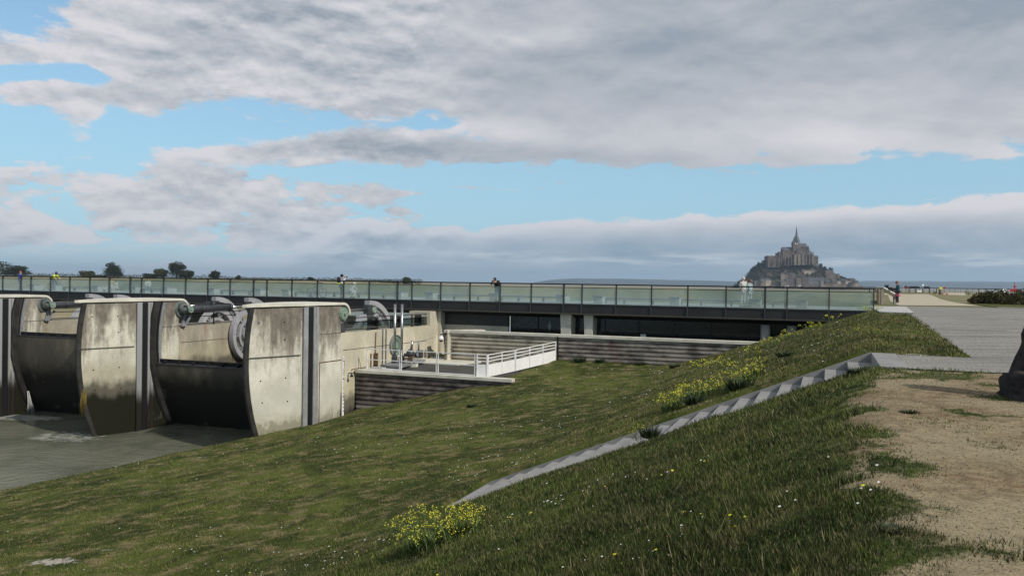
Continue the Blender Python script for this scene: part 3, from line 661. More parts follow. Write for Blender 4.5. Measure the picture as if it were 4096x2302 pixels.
for k, uu in enumerate(pus):
    wd = .075 if k < 5 or pxs[k-5] not in dbl else .11
    q = MB(); q.ubox(uu-wd/2, uu+wd/2, VB-.07, VB+.05, ZD-.05, ZR-.04); q.ubox(uu-.03, uu+.03, VB-.16, VB-.103, ZD-.52, ZD-.05); q.ubox(uu-.03, uu+.03, VB-.22, VB-.103, ZD-.60, ZD-.52); obj('post', q, m_post, bal)
q = MB(); q.ubox(pus[0]-1, pus[-1]+.08, VB-.10, VB+.06, ZR-.045, ZR+.03); obj('handrail', q, m_rail, bal)
q = MB(); q.ubox(pus[0]-1, pus[-1], VB-.045, VB-.005, ZR-.235, ZR-.20); obj('middle_rail', q, m_post, bal)
q = MB(); q.ubox(pus[0]-1, pus[-1]+.04, VB-.14, VB+.08, ZD-.078, ZD-.005); obj('bottom_rail', q, m_post, bal)
for a, c in zip(pus[:-1], pus[1:]):
    q = MB(); q.ubox(a+.05, c-.05, VB-.032, VB-.020, ZD, ZR-.24); obj('glass_pane', q, m_pane, bal)
# deck furniture: blocks joined by long low benches
m_blk = mat('bench block concrete', (.33, .33, .30), .85, var=.1, scale=2); m_slab = mat('bench slab', (.14, .15, .15), .8)
bpx = [(-30, 1), (148, 1), (232, 1), (400, 0), (550, 0), (677, 0), (862, 0), (1046, 0), (1158, 0), (1604, 0), (1730, 0), (1985, 0), (2252, 0), (2400, 0), (2704, 0), (3026, 0), (3207, 0)]
where = ['at the far left end of the bridge', 'behind the second glass bay from the left', 'behind the cyclist', 'left of the sitting pair', 'right of the child in white', 'under the dark tree clump', 'left of the parked bicycle, first', 'left of the parked bicycle, second',
 'nearest left of the parked bicycle', 'left of the tall twin poles', 'right of the tall twin poles', 'in front of the leaning dark figure', 'above the left twin column', 'above the right twin column', 'midway between columns and the white couple', 'just right of the white couple', 'nearest the right end of the bridge']
bus = []
for k, (px, _) in enumerate(bpx):
    p = at_v(px, 1190, VB+2.6); u0 = uv(p)[0]; bus.append(u0)
    t_ = thing('stone_bench', 'low concrete bench block on the deck ' + where[k], 'bench', W(u0, VB+2.6, ZD), 'bench blocks along the bridge deck')
    q = MB(); q.ubox(u0-.3, u0+.3, VB+2.1, VB+3.1, ZD-.02, ZD+.40); obj('base', q, m_blk, t_, bev=.01)
    q = MB(); q.ubox(u0-.36, u0+.30, VB+2.0, VB+2.6, ZD+.402, ZD+.50); obj('seat', q, m_slab, t_, bev=.01)
runs = [(4, 5), (6, 7), (8, 9), (10, 11), (11, 12), (13, 14), (14, 15), (15, 16), (2, 3)]
rl = ['under the small round trees', 'left of the bicycle', 'behind the parked bicycle and photographer', 'left of the leaning dark figure', 'right of the leaning dark figure', 'right of the right twin column', 'left of the white couple', 'beside the right end of the bridge', 'right of the cyclist']
for k, (a, c) in enumerate(runs):
    t_ = thing('long_bench', 'long thin dark bench rail on the deck ' + rl[k], 'bench', W((bus[a]+bus[c])/2, VB+2.9, ZD), 'long bench rails on the deck')
    q = MB(); q.ubox(bus[a]+.35, bus[c]-.40, VB+2.75, VB+3.15, ZD+.26, ZD+.36); obj('seat', q, m_slab, t_)
    n_ = max(2, int((bus[c]-bus[a])/2.2))
    for j in range(n_):
        uu = bus[a]+.6+(bus[c]-bus[a]-1.2)*(j+.5)/n_; q = MB(); q.ubox(uu-.04, uu+.04, VB+2.85, VB+3.05, ZD-.02, ZD+.258); obj('leg', q, m_slab, t_)
# slab at the bridge end
b = MB(); b.prism([W(2.47, 45.0, -1.40), W(4.0, 44.3, -1.40), W(4.75, 58, -1.40), W(2.47, 58, -1.40)], Vector((0, 0, .15))); tag(obj('concrete_slab', b, mat('pale paving slab', (.40, .40, .385), .8, var=.08, scale=1.5), org=W(3, 50, -1.4)), 'pale concrete paving slab at the end of the bridge', 'paving slab')
# ------------------------------------------------------------------ piers
ZC, RG, TPV, ZPV = -4.1, 12.5, 9.3, -3.75     # nose arc centre; gate pivot (t along pier, z)
def pier(idx, Gu, Gv, skew, label):
    def P(s, t, z=0): return W(Gu+s+skew*t, Gv+t, z)
    Ux = (P(1, 0)-P(0, 0)).normalized(); Vx = (P(0, 1)-P(0, 0)).normalized()
    root = thing('concrete_pier', label, 'pier', P(-1.2, 0, -9), 'concrete piers between the sluice gates')
    mc = m_conc[idx]
    nN = (-1.12, -3.25); GL = (-2.4, .45); tb = 2.85; tend = 22.3
    def rec(z): return RG-math.sqrt(max(RG*RG-(z-ZC)**2, 0))
    zs = [-1.43-.35*i for i in range(24)]+[-10.5]
    b = MB(); vs = []
    for z in zs:
        k = rec(z)/3.44
        N_ = (nN[0]*(1-k), nN[1]*(1-k)); vs += [P(*GL, z), P(*N_, z), P(0, 0, z)]
    fs = []
    for i in range(len(zs)-1):
        o = 3*i; fs += [(o, o+1, o+4, o+3), (o+1, o+2, o+5, o+4)]
    fs.append((0, 2, 1)); b.add(vs, fs)
    # upper block, body, rear wall
    b.prism([P(0, 0, -1.43), P(0, tb, -1.43), P(-2.4, tb, -1.43), P(*GL, -1.43)], Vector((0, 0, -9.1)))
    obj('nose', b, mc, root)
    b = MB(); b.prism([P(0, tb+.001, -2.95), P(0, tend, -2.95), P(-2.4, tend, -2.95), P(-2.4, tb+.001, -2.95)], Vector((0, 0, -7.6)))
    obj('side_wall', b, m_wall if idx == 3 else m_wallred, root)
    b = MB(); b.prism([P(-.6, 15.5, -2.949), P(-.6, 21.5, -2.949), P(-1.8, 21.5, -2.949), P(-1.8, 15.5, -2.949)], Vector((0, 0, .78))); obj('bearing_wall', b, m_dim, root)
    # cap: strip from the nose to the rolled-down end
    st_ = [(nN[0]-.05, nN[1]-.12, nN[0]+.12, nN[1]-.02, -1.30), (-1.75, -2.0, -.55, -2.0, -1.275), (-2.3, -.4, .06, -.1, -1.26), (-2.5, 1.2, .10, 1.2, -1.252), (-2.5, 2.95, .10, 2.95, -1.262)]
    nr = 8; ra = .63
    prof = [(a_, (P(l0, l1, z), P(r0, r1, z)), None) for a_, (l0, l1, r0, r1, z) in enumerate(st_)]
    top = [(P(l0, l1, z), P(r0, r1, z)) for (l0, l1, r0, r1, z) in st_]
    bot = [(p-Vector((0, 0, .13)), q-Vector((0, 0, .13))) for p, q in top]
    for i in range(1, nr+1):
        a = math.pi/2*i/nr*1.02; t1, z1 = 2.95+ra*math.sin(a), -1.892+ra*math.cos(a); t0, z0 = 2.95+(ra-.12)*math.sin(a), -1.892+(ra-.12)*math.cos(a)
        top.append((P(-2.5, t1, z1), P(.10, t1, z1))); bot.append((P(-2.5, t0, z0), P(.10, t0, z0)))
    vs = []; 
    for (a_, c_), (d_, e_) in zip(top, bot): vs += [a_, c_, e_, d_]
    b = MB(); fs = []
    for i in range(len(top)-1):
        for k in range(4): fs.append((4*i+k, 4*i+(k+1) % 4, 4*i+4+(k+1) % 4, 4*i+4+k))
    m_ = 4*(len(top)-1); fs += [(0, 3, 2, 1), (m_, m_+1, m_+2, m_+3)]; b.add(vs, fs); obj('cap', b, m_cap, root)
    # nose edge steel strip
    b = MB(); vs = []
    for z in zs:
        k = rec(z)/3.44; k2 = k+.06
        a_ = P(nN[0]*(1-k)+.035, nN[1]*(1-k)-.02, z); c_ = P(nN[0]*(1-k2)+.035, nN[1]*(1-k2)-.0, z); d_ = P(nN[0]*(1-k)-.06, nN[1]*(1-k)-.03, z); vs += [d_, a_, c_]
    fs = []
    for i in range(len(zs)-1): o = 3*i; fs += [(o, o+1, o+4, o+3), (o+1, o+2, o+5, o+4)]
    b.add(vs, fs); obj('nose_strip', b, m_seal, root)
    # stop-log groove: steel plates and dark slot
    b = MB()
    b.box(P(.012, -.12, -5.9), (.05, .34, 8.9), Ux, Vx); b.box(P(.03, .52, -5.9), (.08, .14, 8.9), Ux, Vx); b.box(P(.012, .80, -5.9), (.03, .20, 8.9), Ux, Vx)
    obj('groove_rail', b, mat('galvanised groove steel', (.36, .37, .38), .5, .4, fn=lambda t, g, bb: t.mix(t.step(t.m('ADD', t.sep(g)[2], t.m('MULTIPLY', t.noise(t.vm('MULTIPLY', g, (3, 3, .4)), 1, 4), 1.6)), -6.4 if True else 0, -5.2), (.035, .028, .022, 1), (.40, .41, .42, 1))) if idx < 3 else mat('galvanised groove steel near', (.36, .37, .38), .5, .4, var=.15, scale=1.5), root)
    b = MB(); b.box(P(.006, .25, -5.9), (.03, .40, 8.88), Ux, Vx); obj('groove_slot', b, m_black, root)
    for (f_, z_) in ((.22, -2.2), (.62, -2.2), (.25, -5.1), (.65, -5.05), (.63, -3.1), (.28, -6.2), (.68, -6.25)):
        b = MB(); c_ = P(nN[0]*(1-f_), nN[1]*(1-f_), z_); b.tube([c_-Ux*.02, c_+Ux*.022], .035, 8); obj('tie_hole', b, m_black, root)
    # joints in the concrete
    b = MB()
    b.box((P(nN[0], nN[1])+P(0, -.35))/2+Vector((0, 0, -3.92)) + Ux*.012, (.03, 3.0, .035), (P(.34, -1) - P(0, 0)).cross(Vector((0, 0, 1))).normalized(), (P(-nN[0]-.0, -nN[1])-P(0, 0)).normalized())
    b.box(P(.004, 7.5, -3.92), (.02, 9.0, .03), Ux, Vx); b.box(P(.004, 1.95, -2.93), (.02, 1.8, .03), Ux, Vx)
    obj('joint', b, mat('dark joint line', (.09, .08, .065), .9), root)
    if idx < 3:
        a0, a1 = math.pi+R(-16.4), math.pi+R(46)
        c = P(.01, TPV, ZPV)
        b = MB(); b.arc(c, Vx, Vector((0, 0, 1)), Ux*.035, 8.22, 8.62, a0, a1, 40); obj('seal_track', b, m_seal, root)
        b = MB(); b.arc(c, Vx, Vector((0, 0, 1)), Ux*.06, 8.66, 8.76, a0, a1, 40); b.arc(c, Vx, Vector((0, 0, 1)), Ux*.06, 8.10, 8.18, a0, a1, 40); obj('track_edge', b, m_black, root)
        b = MB(); b.arc(c, Vx, Vector((0, 0, 1)), Ux*.03, 7.86, 8.04, a0, math.pi+R(12), 30); obj('track_plate', b, m_steel, root)
    b = MB(); c = P(.008, TPV+.0, ZPV); b.arc(P(.008, 14.5, -4.1), Vx, Vector((0, 0, 1)), Ux*.02, 8.35 if idx == 3 else 7.0, 8.45 if idx == 3 else 7.08, math.pi-R(7), math.pi+R(24), 20)
    obj('edge_strip', b, m_rust, root)
    return P, Ux, Vx, root
def boss(P, Ux, Vx, side, label, grp='hydraulic cylinders on the piers'):
    """trunnion boss, barrel, rod and clevis. side +1: hangs in the bay right of the pier, -1: left"""
    s0 = .0 if side > 0 else -2.4; Z1 = Vector((0, 0, 1)); root = thing('hydraulic_cylinder', label, 'hydraulic cylinder', P(s0+side*.4, 3.6, -1.9), grp)
    e = s0+side*.78
    b = MB(); b.tube([P(s0-side*.45, 2.98, -1.9), P(s0+side*.12, 2.98, -1.9)], .50, 24); b.tube([P(s0+side*.12, 2.98, -1.9), P(s0+side*.30, 2.98, -1.9), P(e, 2.98, -1.9)], [.36, .30, .22], 20); obj('trunnion', b, mat('grey green trunnion', (.13, .15, .14), .5, .3, var=.3, scale=4), root)
    b = MB(); b.tube([P(e, 2.98, -1.9), P(e+side*.05, 2.98, -1.9)], .205, 20); b.tube([P(e+side*.05, 2.98, -1.9), P(e+side*.09, 2.98, -1.9)], .09, 6); obj('bolt_plate', b, m_green, root)
    sc_ = s0+side*.55
    b = MB(); b.tube([P(sc_, 2.75, -1.9), P(sc_, 3.3, -1.9), P(sc_, 6.5, -1.87)], [.24, .215, .215], 18); b.tube([P(sc_, 6.5, -1.87), P(sc_, 6.65, -1.87)], .25, 18); b.tube([P(sc_, 4.1, -1.893), P(sc_, 4.2, -1.892)], .235, 18); obj('barrel', b, m_dark, root)
    b = MB(); b.tube([P(sc_, 3.6, -1.66), P(sc_, 6.5, -1.63)], .03, 8); b.box(P(sc_, 5, -1.64), (.12, .2, .08), Ux, Vx); obj('hose', b, m_black, root)
    b = MB(); b.tube([P(sc_, 6.65, -1.87), P(sc_, 8.35, -1.86)], .085, 14); obj('rod', b, m_chrome, root)
    b = MB(); b.box(P(sc_, 8.6, -1.87), (.34, .62, .46), Ux, Vx); obj('clevis', b, m_dark, root, bev=.02)
    b = MB(); b.tube([P(sc_-.2, 8.68, -1.87), P(sc_+.26, 8.68, -1.87)], .17, 18); obj('pin', b, m_green, root)
    # leaning bracket below the trunnion
    b = MB(); b.beam(P(s0+side*.12, 3.2, -2.25), P(s0+side*.12, 3.0, -2.95), .10, .16); b.beam(P(s0+side*.2, 3.6, -2.3), P(s0+side*.2, 3.1, -2.95), .07, .14); obj('bracket', b, m_steel, root)
    return root
def wheel(P, Ux, Vx, s, label, sweep=True):
    Z1 = Vector((0, 0, 1)); c = P(s, TPV-.55, ZPV); t_ = Ux*.32; root = thing('gate_wheel', label, 'gate wheel', c, 'grey wheels of the sluice gates')
    b = MB(); b.arc(c, Vx, Z1, t_, 1.42, 1.72, 0, 2*math.pi, 56); obj('rim', b, m_ring, root)
    b = MB(); b.arc(c+Ux*.05, Vx, Z1, Ux*.22, .88, 1.06, 0, 2*math.pi, 40); b.arc(c+Ux*.05, Vx, Z1, Ux*.2, .25, .62, 0, 2*math.pi, 28); obj('hub', b, m_ring, root)
    for k in range(7):
        a = k*math.pi*2/7+.2; d0 = Vx*math.cos(a)+Z1*math.sin(a); d1 = Vx*math.cos(a+.32)+Z1*math.sin(a+.32)
        b = MB(); b.beam(c+Ux*.16+d0*.55, c+Ux*.16+d1*1.46, .12, .10, Ux); b.beam(c+Ux*.16+d1*.9, c+Ux*.16+d0*1.46, .10, .07, Ux); obj('spoke', b, m_steel, root)
    b = MB(); b.arc(c+Ux*.02, Vx, Z1, t_, 2.12, 2.45, R(-12), R(88), 30); obj('sector', b, m_ring, root)
    b = MB(); b.box(c+Vx*-.12+Z1*2.33+Ux*.18, (.36, .36, .26), Ux, Vx); b.beam(c+Vx*-.12+Z1*2.18+Ux*.1, c+Vx*-.28+Z1*1.72+Ux*.1, .06, .14); obj('stop_block', b, m_ring, root)
    b = MB()
    for a in (0, 14, 28, 42, 56, 70):
        d0 = Vx*math.cos(R(a))+Z1*math.sin(R(a)); d1 = Vx*math.cos(R(a+12))+Z1*math.sin(R(a+12)); b.beam(c+Ux*.18+d0*1.7, c+Ux*.18+d1*2.15, .08, .10, Ux); b.beam(c+Ux*.18+d1*1.7, c+Ux*.18+d0*2.15, .08, .08, Ux)
    b.arc(c+Ux*.06, Vx, Z1, Ux*.2, 1.86, 1.94, R(-5), R(86), 24); obj('lattice', b, m_steel, root)
    return root
def gate(P, Ux, Vx, zt, span_to, label):
    Z1 = Vector((0, 0, 1)); c = P(.06, TPV, ZPV); ext = span_to(TPV)-c; r = 8.3
    root = thing('sluice_gate', label, 'sluice gate', P(3, 1.2, zt), 'curved sluice gates between the piers')
    a0 = math.pi+math.asin((ZPV-zt)/r); a1 = math.pi+R(44)
    b = MB(); b.arc(c, Vx, Z1, ext, r-.18, r, a0, a1, 28); b.smooth = [False]*len(b.f); obj('skin_plate', b, m_gate, root)
    b = MB(); d0 = Vx*math.cos(a0)+Z1*math.sin(a0); e = ext.normalized(); L = ext.length
    b.arc(c, Vx, Z1, ext, r-.34, r-.28, a0-R(1.75), a0+R(.1), 1); obj('top_beam', b, m_black, root)
    b = MB(); b.arc(c, Vx, Z1, ext, r-.27, r+.03, a0-R(.22), a0-R(.01), 1); obj('top_lip', b, m_dark, root)
    for k in range(9): b = MB(); b.arc(c+e*(L*(k+.5)/9), Vx, Z1, e*.04, r-.27, r-.04, a0-R(1.4), a0-R(.23), 1); obj('rib', b, m_black, root)
    return root
def railing(P, Ux, Vx, t0, t1, s, label, glass=True):
    root = thing('walkway_railing', label, 'railing', P(s, (t0+t1)/2, -2.95), 'dark railings on the pier walkways')
    for z in (-2.17, -2.42, -2.84):
        b = MB(); b.beam(P(s, t0, z), P(s, t1, z), .05, .045); obj('rail', b, m_rail, root)
    n_ = max(3, int((t1-t0)/2.1))
    for k in range(n_+1):
        t_ = t0+(t1-t0)*k/n_; b = MB(); b.box(P(s, t_, -2.56), (.06, .06, .80), Ux, Vx); b.box(P(s, t_, -2.945), (.16, .2, .02), Ux, Vx); obj('post', b, m_rail, root)
    if glass:
        b = MB(); b.box(P(s+.03, (t0+t1)/2, -2.6), (.012, t1-t0, .46), Ux, Vx); obj('glass_pane', b, m_pane2, root)
    return root
P3 = pier(3, -25.25, 34.9, .062, 'pale right-hand concrete pier with long brown streaks, nearest the grass')
P2 = pier(2, -36.35, 34.6, .0, 'middle concrete pier with black algae along its foot and rounded cap')
P1 = pier(1, -47.4, 34.3, -.035, 'leftmost concrete pier, cut off by the left edge')
boss(*P2[:3], 1, 'thick grey hydraulic cylinder hung right of the middle pier')
boss(*P1[:3], 1, 'thick grey hydraulic cylinder hung right of the leftmost pier')
boss(*P2[:3], -1, 'hydraulic cylinder mostly hidden behind the cap of the middle pier')
# near pier: end trunnion disc and rod of the cylinder on its hidden side
hc = thing('hydraulic_cylinder', 'hydraulic rod with large green end disc behind the right-hand pier cap', 'hydraulic cylinder', P3[0](-.3, 2.98, -1.9), 'hydraulic cylinders on the piers')
Pq, Uq, Vq = P3[:3]
b = MB(); b.tube([Pq(-2.2, 3.0, -1.92), Pq(-.05, 3.0, -1.92)], .50, 24); obj('trunnion', b, m_steel, hc)
b = MB(); b.tube([Pq(-.1, 3.02, -1.9), Pq(.06, 3.02, -1.9)], .37, 26); b.tube([Pq(.06, 3.02, -1.9), Pq(.11, 3.02, -1.9)], .33, 26); b.tube([Pq(.11, 3.02, -1.9), Pq(.2, 3.02, -1.9)], .09, 6); obj('end_disc', b, m_green, hc)
b = MB(); b.tube([Pq(-2.05, 3.2, -1.88), Pq(-2.05, 8.3, -1.86)], .09, 14); obj('rod', b, m_chrome, hc)
b = MB(); b.box(Pq(-2.05, 8.55, -1.87), (.4, .75, .55), Uq, Vq); obj('clevis', b, m_dark, hc, bev=.02)
b = MB(); b.tube([Pq(-2.2, 8.75, -1.87), Pq(-1.78, 8.75, -1.87)], .2, 20); obj('pin', b, m_green, hc)
b = MB(); b.beam(Pq(-.12, 3.1, -2.35), Pq(-.1, 3.15, -2.95), .12, .2); b.beam(Pq(-.12, 3.5, -2.3), Pq(-.12, 3.25, -2.95), .06, .12); obj('bracket', b, m_dark, hc)
wheel(*P3[:3], -2.35, 'grey gate wheel with full sector behind the railing of the right-hand pier')
wheel(*P2[:3], .15, 'grey gate wheel half hidden by the nose of the right-hand pier')
wheel(*P2[:3], -2.6, 'grey lattice gate wheel behind the railing of the middle pier')
wheel(*P1[:3], .15, 'grey gate wheel top just left above the middle pier cap')
wheel(*P1[:3], -2.6, 'grey gate wheel top above the leftmost pier cap')
gate(*P2[:3], -5.05, lambda t: P3[0](-2.42, t, ZPV), 'dark curved sluice gate between the middle and right-hand piers')
gate(*P1[:3], -3.80, lambda t: P2[0](-2.42, t, ZPV), 'dark curved sluice gate left of the middle pier, leaking at its foot')
railing(*P3[:3], 3.3, 12.9, -.22, 'dark glazed railing on the right-hand pier behind the green disc')
railing(*P2[:3], 3.6, 13.3, -.22, 'dark railing on the wall behind the middle pier', False)
railing(*P1[:3], 3.6, 13.3, -.22, 'dark railing on the wall behind the leftmost pier', False)
# dark electric cabinets behind the near railing
cbl = ['dark steel cabinet behind the railing, below the gate wheel', 'second dark steel cabinet behind the railing, right of the wheel hub', 'small dark cabinet behind the tall twin poles']
for k, t_ in enumerate((6.6, 9.1, 11.6)):
    c_ = thing('control_cabinet', cbl[k], 'cabinet', Pq(-.45, t_, -2.95), 'dark cabinets on the pier walkway')
    b = MB(); b.box(Pq(-.45, t_, -2.58), (.3, .62 if k < 2 else .4, .70), Uq, Vq); obj('body', b, m_louv, c_, bev=.015)
    b = MB(); b.box(Pq(-.293, t_+.05, -2.58), (.012, .28, .6), Uq, Vq); obj('door', b, m_black, c_)
# leak of water at the far gate and a clump of weed on the pier
b = MB(); pt = P1[0](.35, 1.9, -8.75); top_ = P1[0](.25, 1.7, -7.35)
for k in range(12):
    a = Vector((random.uniform(-.16, .16), random.uniform(-.15, .15), 0)); b.tube([top_+a*.3, top_*.45+pt*.55+a*.7, pt+a*1.6], [.012, .018, .022], 5)
tag(obj('water_jet', b, mat('falling white water', (.42, .42, .40), .4), org=top_), 'thin white water leaking at the foot of the left gate', 'water jet', kind='stuff')
b = MB(); wp = P2[0](-.98, -2.9, -6.4)
for k in range(46):
    a = random.uniform(-.12, .12); o = wp+Vector((a, random.uniform(-.1, .1), random.uniform(-.1, .35))); b.tube([o, o+Vector((random.uniform(-.05, .05), -.06, -.35)), o+Vector((random.uniform(-.08, .08), -.05, -.8-random.random()*.4))], [.012, .01, .004], 4)
tag(obj('seaweed', b, mat('yellow weed', (.22, .16, .04), .9, var=.3, scale=12), org=wp), 'yellow brown weed hanging from the nose of the middle pier', 'weed')
# ------------------------------------------------------------------ details on the near pier's side wall
gs = thing('gauge_board', 'white water level gauge with black marks on the side wall', 'gauge', Pq(.06, 3.05, -7.5))
b = MB(); b.box(Pq(.03, 3.05, -5.95), (.03, .17, 3.35), Uq, Vq); obj('board', b, m_white, gs)
b = MB()
for k in range(30):
    z = -4.50-.10*k; r_ = k % 5
    if z < -6.6 and k % 2: continue
    b.box(Pq(.049, 3.09 if r_ else 3.06, z), (.006, .06 if r_ else .12, .035 if k % 2 else .06), Uq, Vq)
    if k < 12 and k % 5 in (1, 2, 3): b.box(Pq(.0492, 3.115, z+.04), (.006, .022, .07), Uq, Vq)
o_ = obj('mark', b, m_black, gs); o_['kind'] = 'stuff'
def text(name, body, size, pos, ax, up_, m, parent):
    cu = bpy.data.curves.new(name, 'FONT'); cu.body = body; cu.size = size; cu.align_x = 'CENTER'; cu.extrude = .002
    to = bpy.data.objects.new(name, cu); C.objects.link(to); bpy.context.view_layer.update()
    me = bpy.data.meshes.new_from_object(to.evaluated_get(bpy.context.evaluated_depsgraph_get())); bpy.data.objects.remove(to)
    nrm = ax.cross(up_); mm_ = Matrix((ax, up_, nrm)).transposed().to_4x4(); me.transform(mm_)
    o = bpy.data.objects.new(name, me); me.materials.append(m); link(o, parent)
    o.location = pos-(Vector(parent.location) if parent else Vector((0, 0, 0))); return o
text('number', '7.00', .085, Pq(.049, 3.05, -4.40), Vq, Vector((0, 0, 1)), m_black, gs)
text('number', '6.50', .085, Pq(.051, 3.05, -5.22), Vq, Vector((0, 0, 1)), m_black, gs)
rc = thing('recess_frame', 'shallow rectangular recess outlined on the side wall left of the gauge', 'wall recess', Pq(0, 2, -6))
b = MB(); b.box(Pq(.008, 1.02, -6.2), (.03, .045, 3.5), Uq, Vq); b.box(Pq(.008, 1.95, -4.44), (.03, 1.9, .045), Uq, Vq); obj('edge', b, m_rust, rc)
pl_ = thing('wall_lamp', 'small brass lamp hanging from a pipe at the corner of the platform', 'lamp', Pq(.3, 3.9, -5.0))
b = MB(); b.tube([Pq(.30, 3.45, -5.12), Pq(.30, 3.45, -5.02), Pq(.32, 3.8, -5.0), Pq(.5, 4.6, -4.98)], .03, 8); obj('pipe', b, m_rust, pl_)
b = MB(); b.tube([Pq(.30, 3.45, -5.1), Pq(.30, 3.45, -5.2)], .06, 10); obj('lamp_body', b, mat('yellowed glass', (.6, .55, .3), .3), pl_)
b = MB(); b.tube([Pq(.30, 3.45, -5.2), Pq(.30, 3.45, -5.30), Pq(.30, 3.45, -5.42)], [.035, .05, .11], 12); obj('lamp_shade', b, m_black, pl_)
gd = thing('pivot_cover', 'round green bronze pivot cover behind the tall twin poles', 'cover plate', Pq(.05, 8.25, -3.98))
for r_, s_, nm in ((.60, .05, 'plate'), (.44, .09, 'ring'), (.2, .14, 'boss')):
    b = MB(); b.tube([Pq(.0, 8.25, -3.98), Pq(s_, 8.25, -3.98)], r_, 32); obj(nm, b, m_green if nm != 'ring' else mat('green ring', (.12, .17, .13), .5, .3), gd)
b = MB(); b.arc(Pq(.0, 8.25, -3.98), Vq, Vector((0, 0, 1)), Uq*.12, .60, .66, 0, 2*math.pi, 36); obj('flange', b, m_steel, gd)
# ------------------------------------------------------------------ platform and ribbed walls
def ribbed(name, label, a, c, z0, z1, m, th=.45, pitch=.245, cap=True, capm=None, dirn=None, parent=None, wedge=None):
    """wall from plan point a to c (left to right seen from the front), front face with saw ribs"""
    A_ = W(*a); B_ = W(*c); L = (B_-A_).normalized(); Nn = dirn or Vector((L.y, -L.x, 0)); root = parent or thing(name, label, 'wall', (A_+B_)/2+Vector((0, 0, z0)))
    prof = [(0, z0)]; z = z1-.18; pts = [(th, z1-.18), (th, z0)]
    fr = []
    while z > z0:
        fr += [(.0, z), (.0, z-pitch*.50), (.11, z-pitch*.60), (.11, z-pitch*.94)]; z -= pitch
    fr.append((0, z0)); P_ = [A_-Nn*(-x if False else -x)*0 for x in ()]
    poly = [A_-Nn*x+Vector((0, 0, zz)) for x, zz in fr]+[A_-Nn*th+Vector((0, 0, z0)), A_-Nn*th+Vector((0, 0, z1-.18))]
    b = MB(); nP = len(poly); ext = B_-A_
    b.add(poly+[p+ext for p in poly], [(i, (i+1) % nP, (i+1) % nP+nP, i+nP) for i in range(nP)])
    for k in range(0, len(fr)-4, 4):     # end faces strip by strip
        pass
    b.add([A_, A_-Nn*th, A_-Nn*th+Vector((0, 0, z1-.18-z0)), A_+Vector((0, 0, z1-.18-z0))] if False else [A_+Vector((0, 0, z0))-Nn*.105, A_-Nn*th+Vector((0, 0, z0)), A_-Nn*th+Vector((0, 0, z1-.18)), A_+Vector((0, 0, z1-.18))-Nn*.105], [(0, 1, 2, 3)])
    b.add([B_+Vector((0, 0, z0))-Nn*.105, B_-Nn*th+Vector((0, 0, z0)), B_-Nn*th+Vector((0, 0, z1-.18)), B_+Vector((0, 0, z1-.18))-Nn*.105], [(3, 2, 1, 0)])
    obj('wall', b, m, root)
    if cap:
        b = MB(); b.box((A_+B_)/2-Nn*(th/2-.03)+Vector((0, 0, z1-.089)), (ext.length+.06, th+.14, .178), L, -Nn); obj('coping', b, capm or m_cap, root, bev=.012)
    return root
pw = ribbed('ribbed_wall', 'dark ribbed concrete wall with pale coping at the platform front', (-24.86, 39.02), (-15.35, 39.02), -9.0, -5.08, m_corr2, th=.32, pitch=.265)
rw1 = ribbed('retaining_wall', 'left half of the ribbed retaining wall, painted sunlit pale, behind the platform', (-23.05, 46.6), (-15.42, 46.6), -6.2, -3.15, m_corr3, th=.38)  # sunlit brightness of this half is put into its concrete colour
rwr = ribbed('return', '', (-23.0, 46.64), (-21.0, 48.95), -6.2, -3.152, m_plain, th=.3, parent=rw1, dirn=Vector((U-V*.87)).normalized()*-1)
rw2 = ribbed('retaining_wall', 'dark stained right half of the ribbed retaining wall, above the lawn', (-15.30, 46.6), (-2.6, 46.6), -6.2, -3.15, m_corr, th=.38)
pf = thing('platform_deck', 'dark tarmac platform deck behind the white railing', 'platform', W(-20, 42, -5.2))
b = MB(); b.prism([W(-24.7, 39.34, -5.14), W(-16.9, 39.34, -5.14), W(-15.5, 46.55, -5.14), W(-24.3, 46.55, -5.14)], Vector((0, 0, -.9))); obj('surface', b, m_tarm, pf)
b = MB(); b.prism([W(-24.3, 44.2, -5.06), W(-21.0, 44.2, -5.06), W(-20.4, 46.5, -5.06), W(-24.2, 48.2, -5.06)], Vector((0, 0, -.075))); b.prism([W(-24.2, 46.56, -5.064), W(-23.1, 46.56, -5.064), W(-23.1, 48.25, -5.064), W(-24.2, 48.25, -5.064)], Vector((0, 0, -.8))); obj('apron', b, m_cap, pf)
b = MB(); b.ubox(-24.35, -22.6, 39.6, 40.2, -5.136, -5.05); b.ubox(-24.35, -23.6, 39.7, 40.15, -5.05, -5.0); obj('hatch', b, mat('pale hatch', (.42, .43, .42), .6), pf)
# white railing at the front and boarded fence at the side
def wr_post(root, p, h, w_=.045): b = MB(); b.box(p+Vector((0, 0, h/2)), (w_, w_, h), U, V); obj('post', b, m_white, root)
wrr = thing('white_railing', 'white steel railing along the front edge of the platform', 'railing', W(-21, 39.2, -5.08))
fu = [uv(at_v(px, 1490, 39.22))[0] for px in (1467, 1605, 1752, 1906)]
fu[0] = max(fu[0], -24.35)
for k, x in enumerate(fu):
    wr_post(wrr, W(x, 39.22, -5.08), 1.2)
    if 0 < k: wr_post(wrr, W(x-.11, 39.22, -5.08), 1.2, .04)
for a, c in zip(fu[:-1], fu[1:]):
    for z in (-3.90, -4.50, -5.02):
        b = MB(); b.beam(W(a, 39.22, z), W(c-.1, 39.22, z), .04, .045); obj('rail', b, m_white, wrr)
wf = thing('boarded_fence', 'white fence with solid lower panels beside the lawn, right of the platform', 'fence', W(-16.5, 42, -5.05))
c0 = (-17.45, 39.22); c1 = uv(at_z(1950, 1507, -5.10)); c2 = uv(at_v(2060, 1485, 42.35)); c3 = (-15.43, 46.5)
cz = [-5.08, -5.10, -5.02, -4.86]
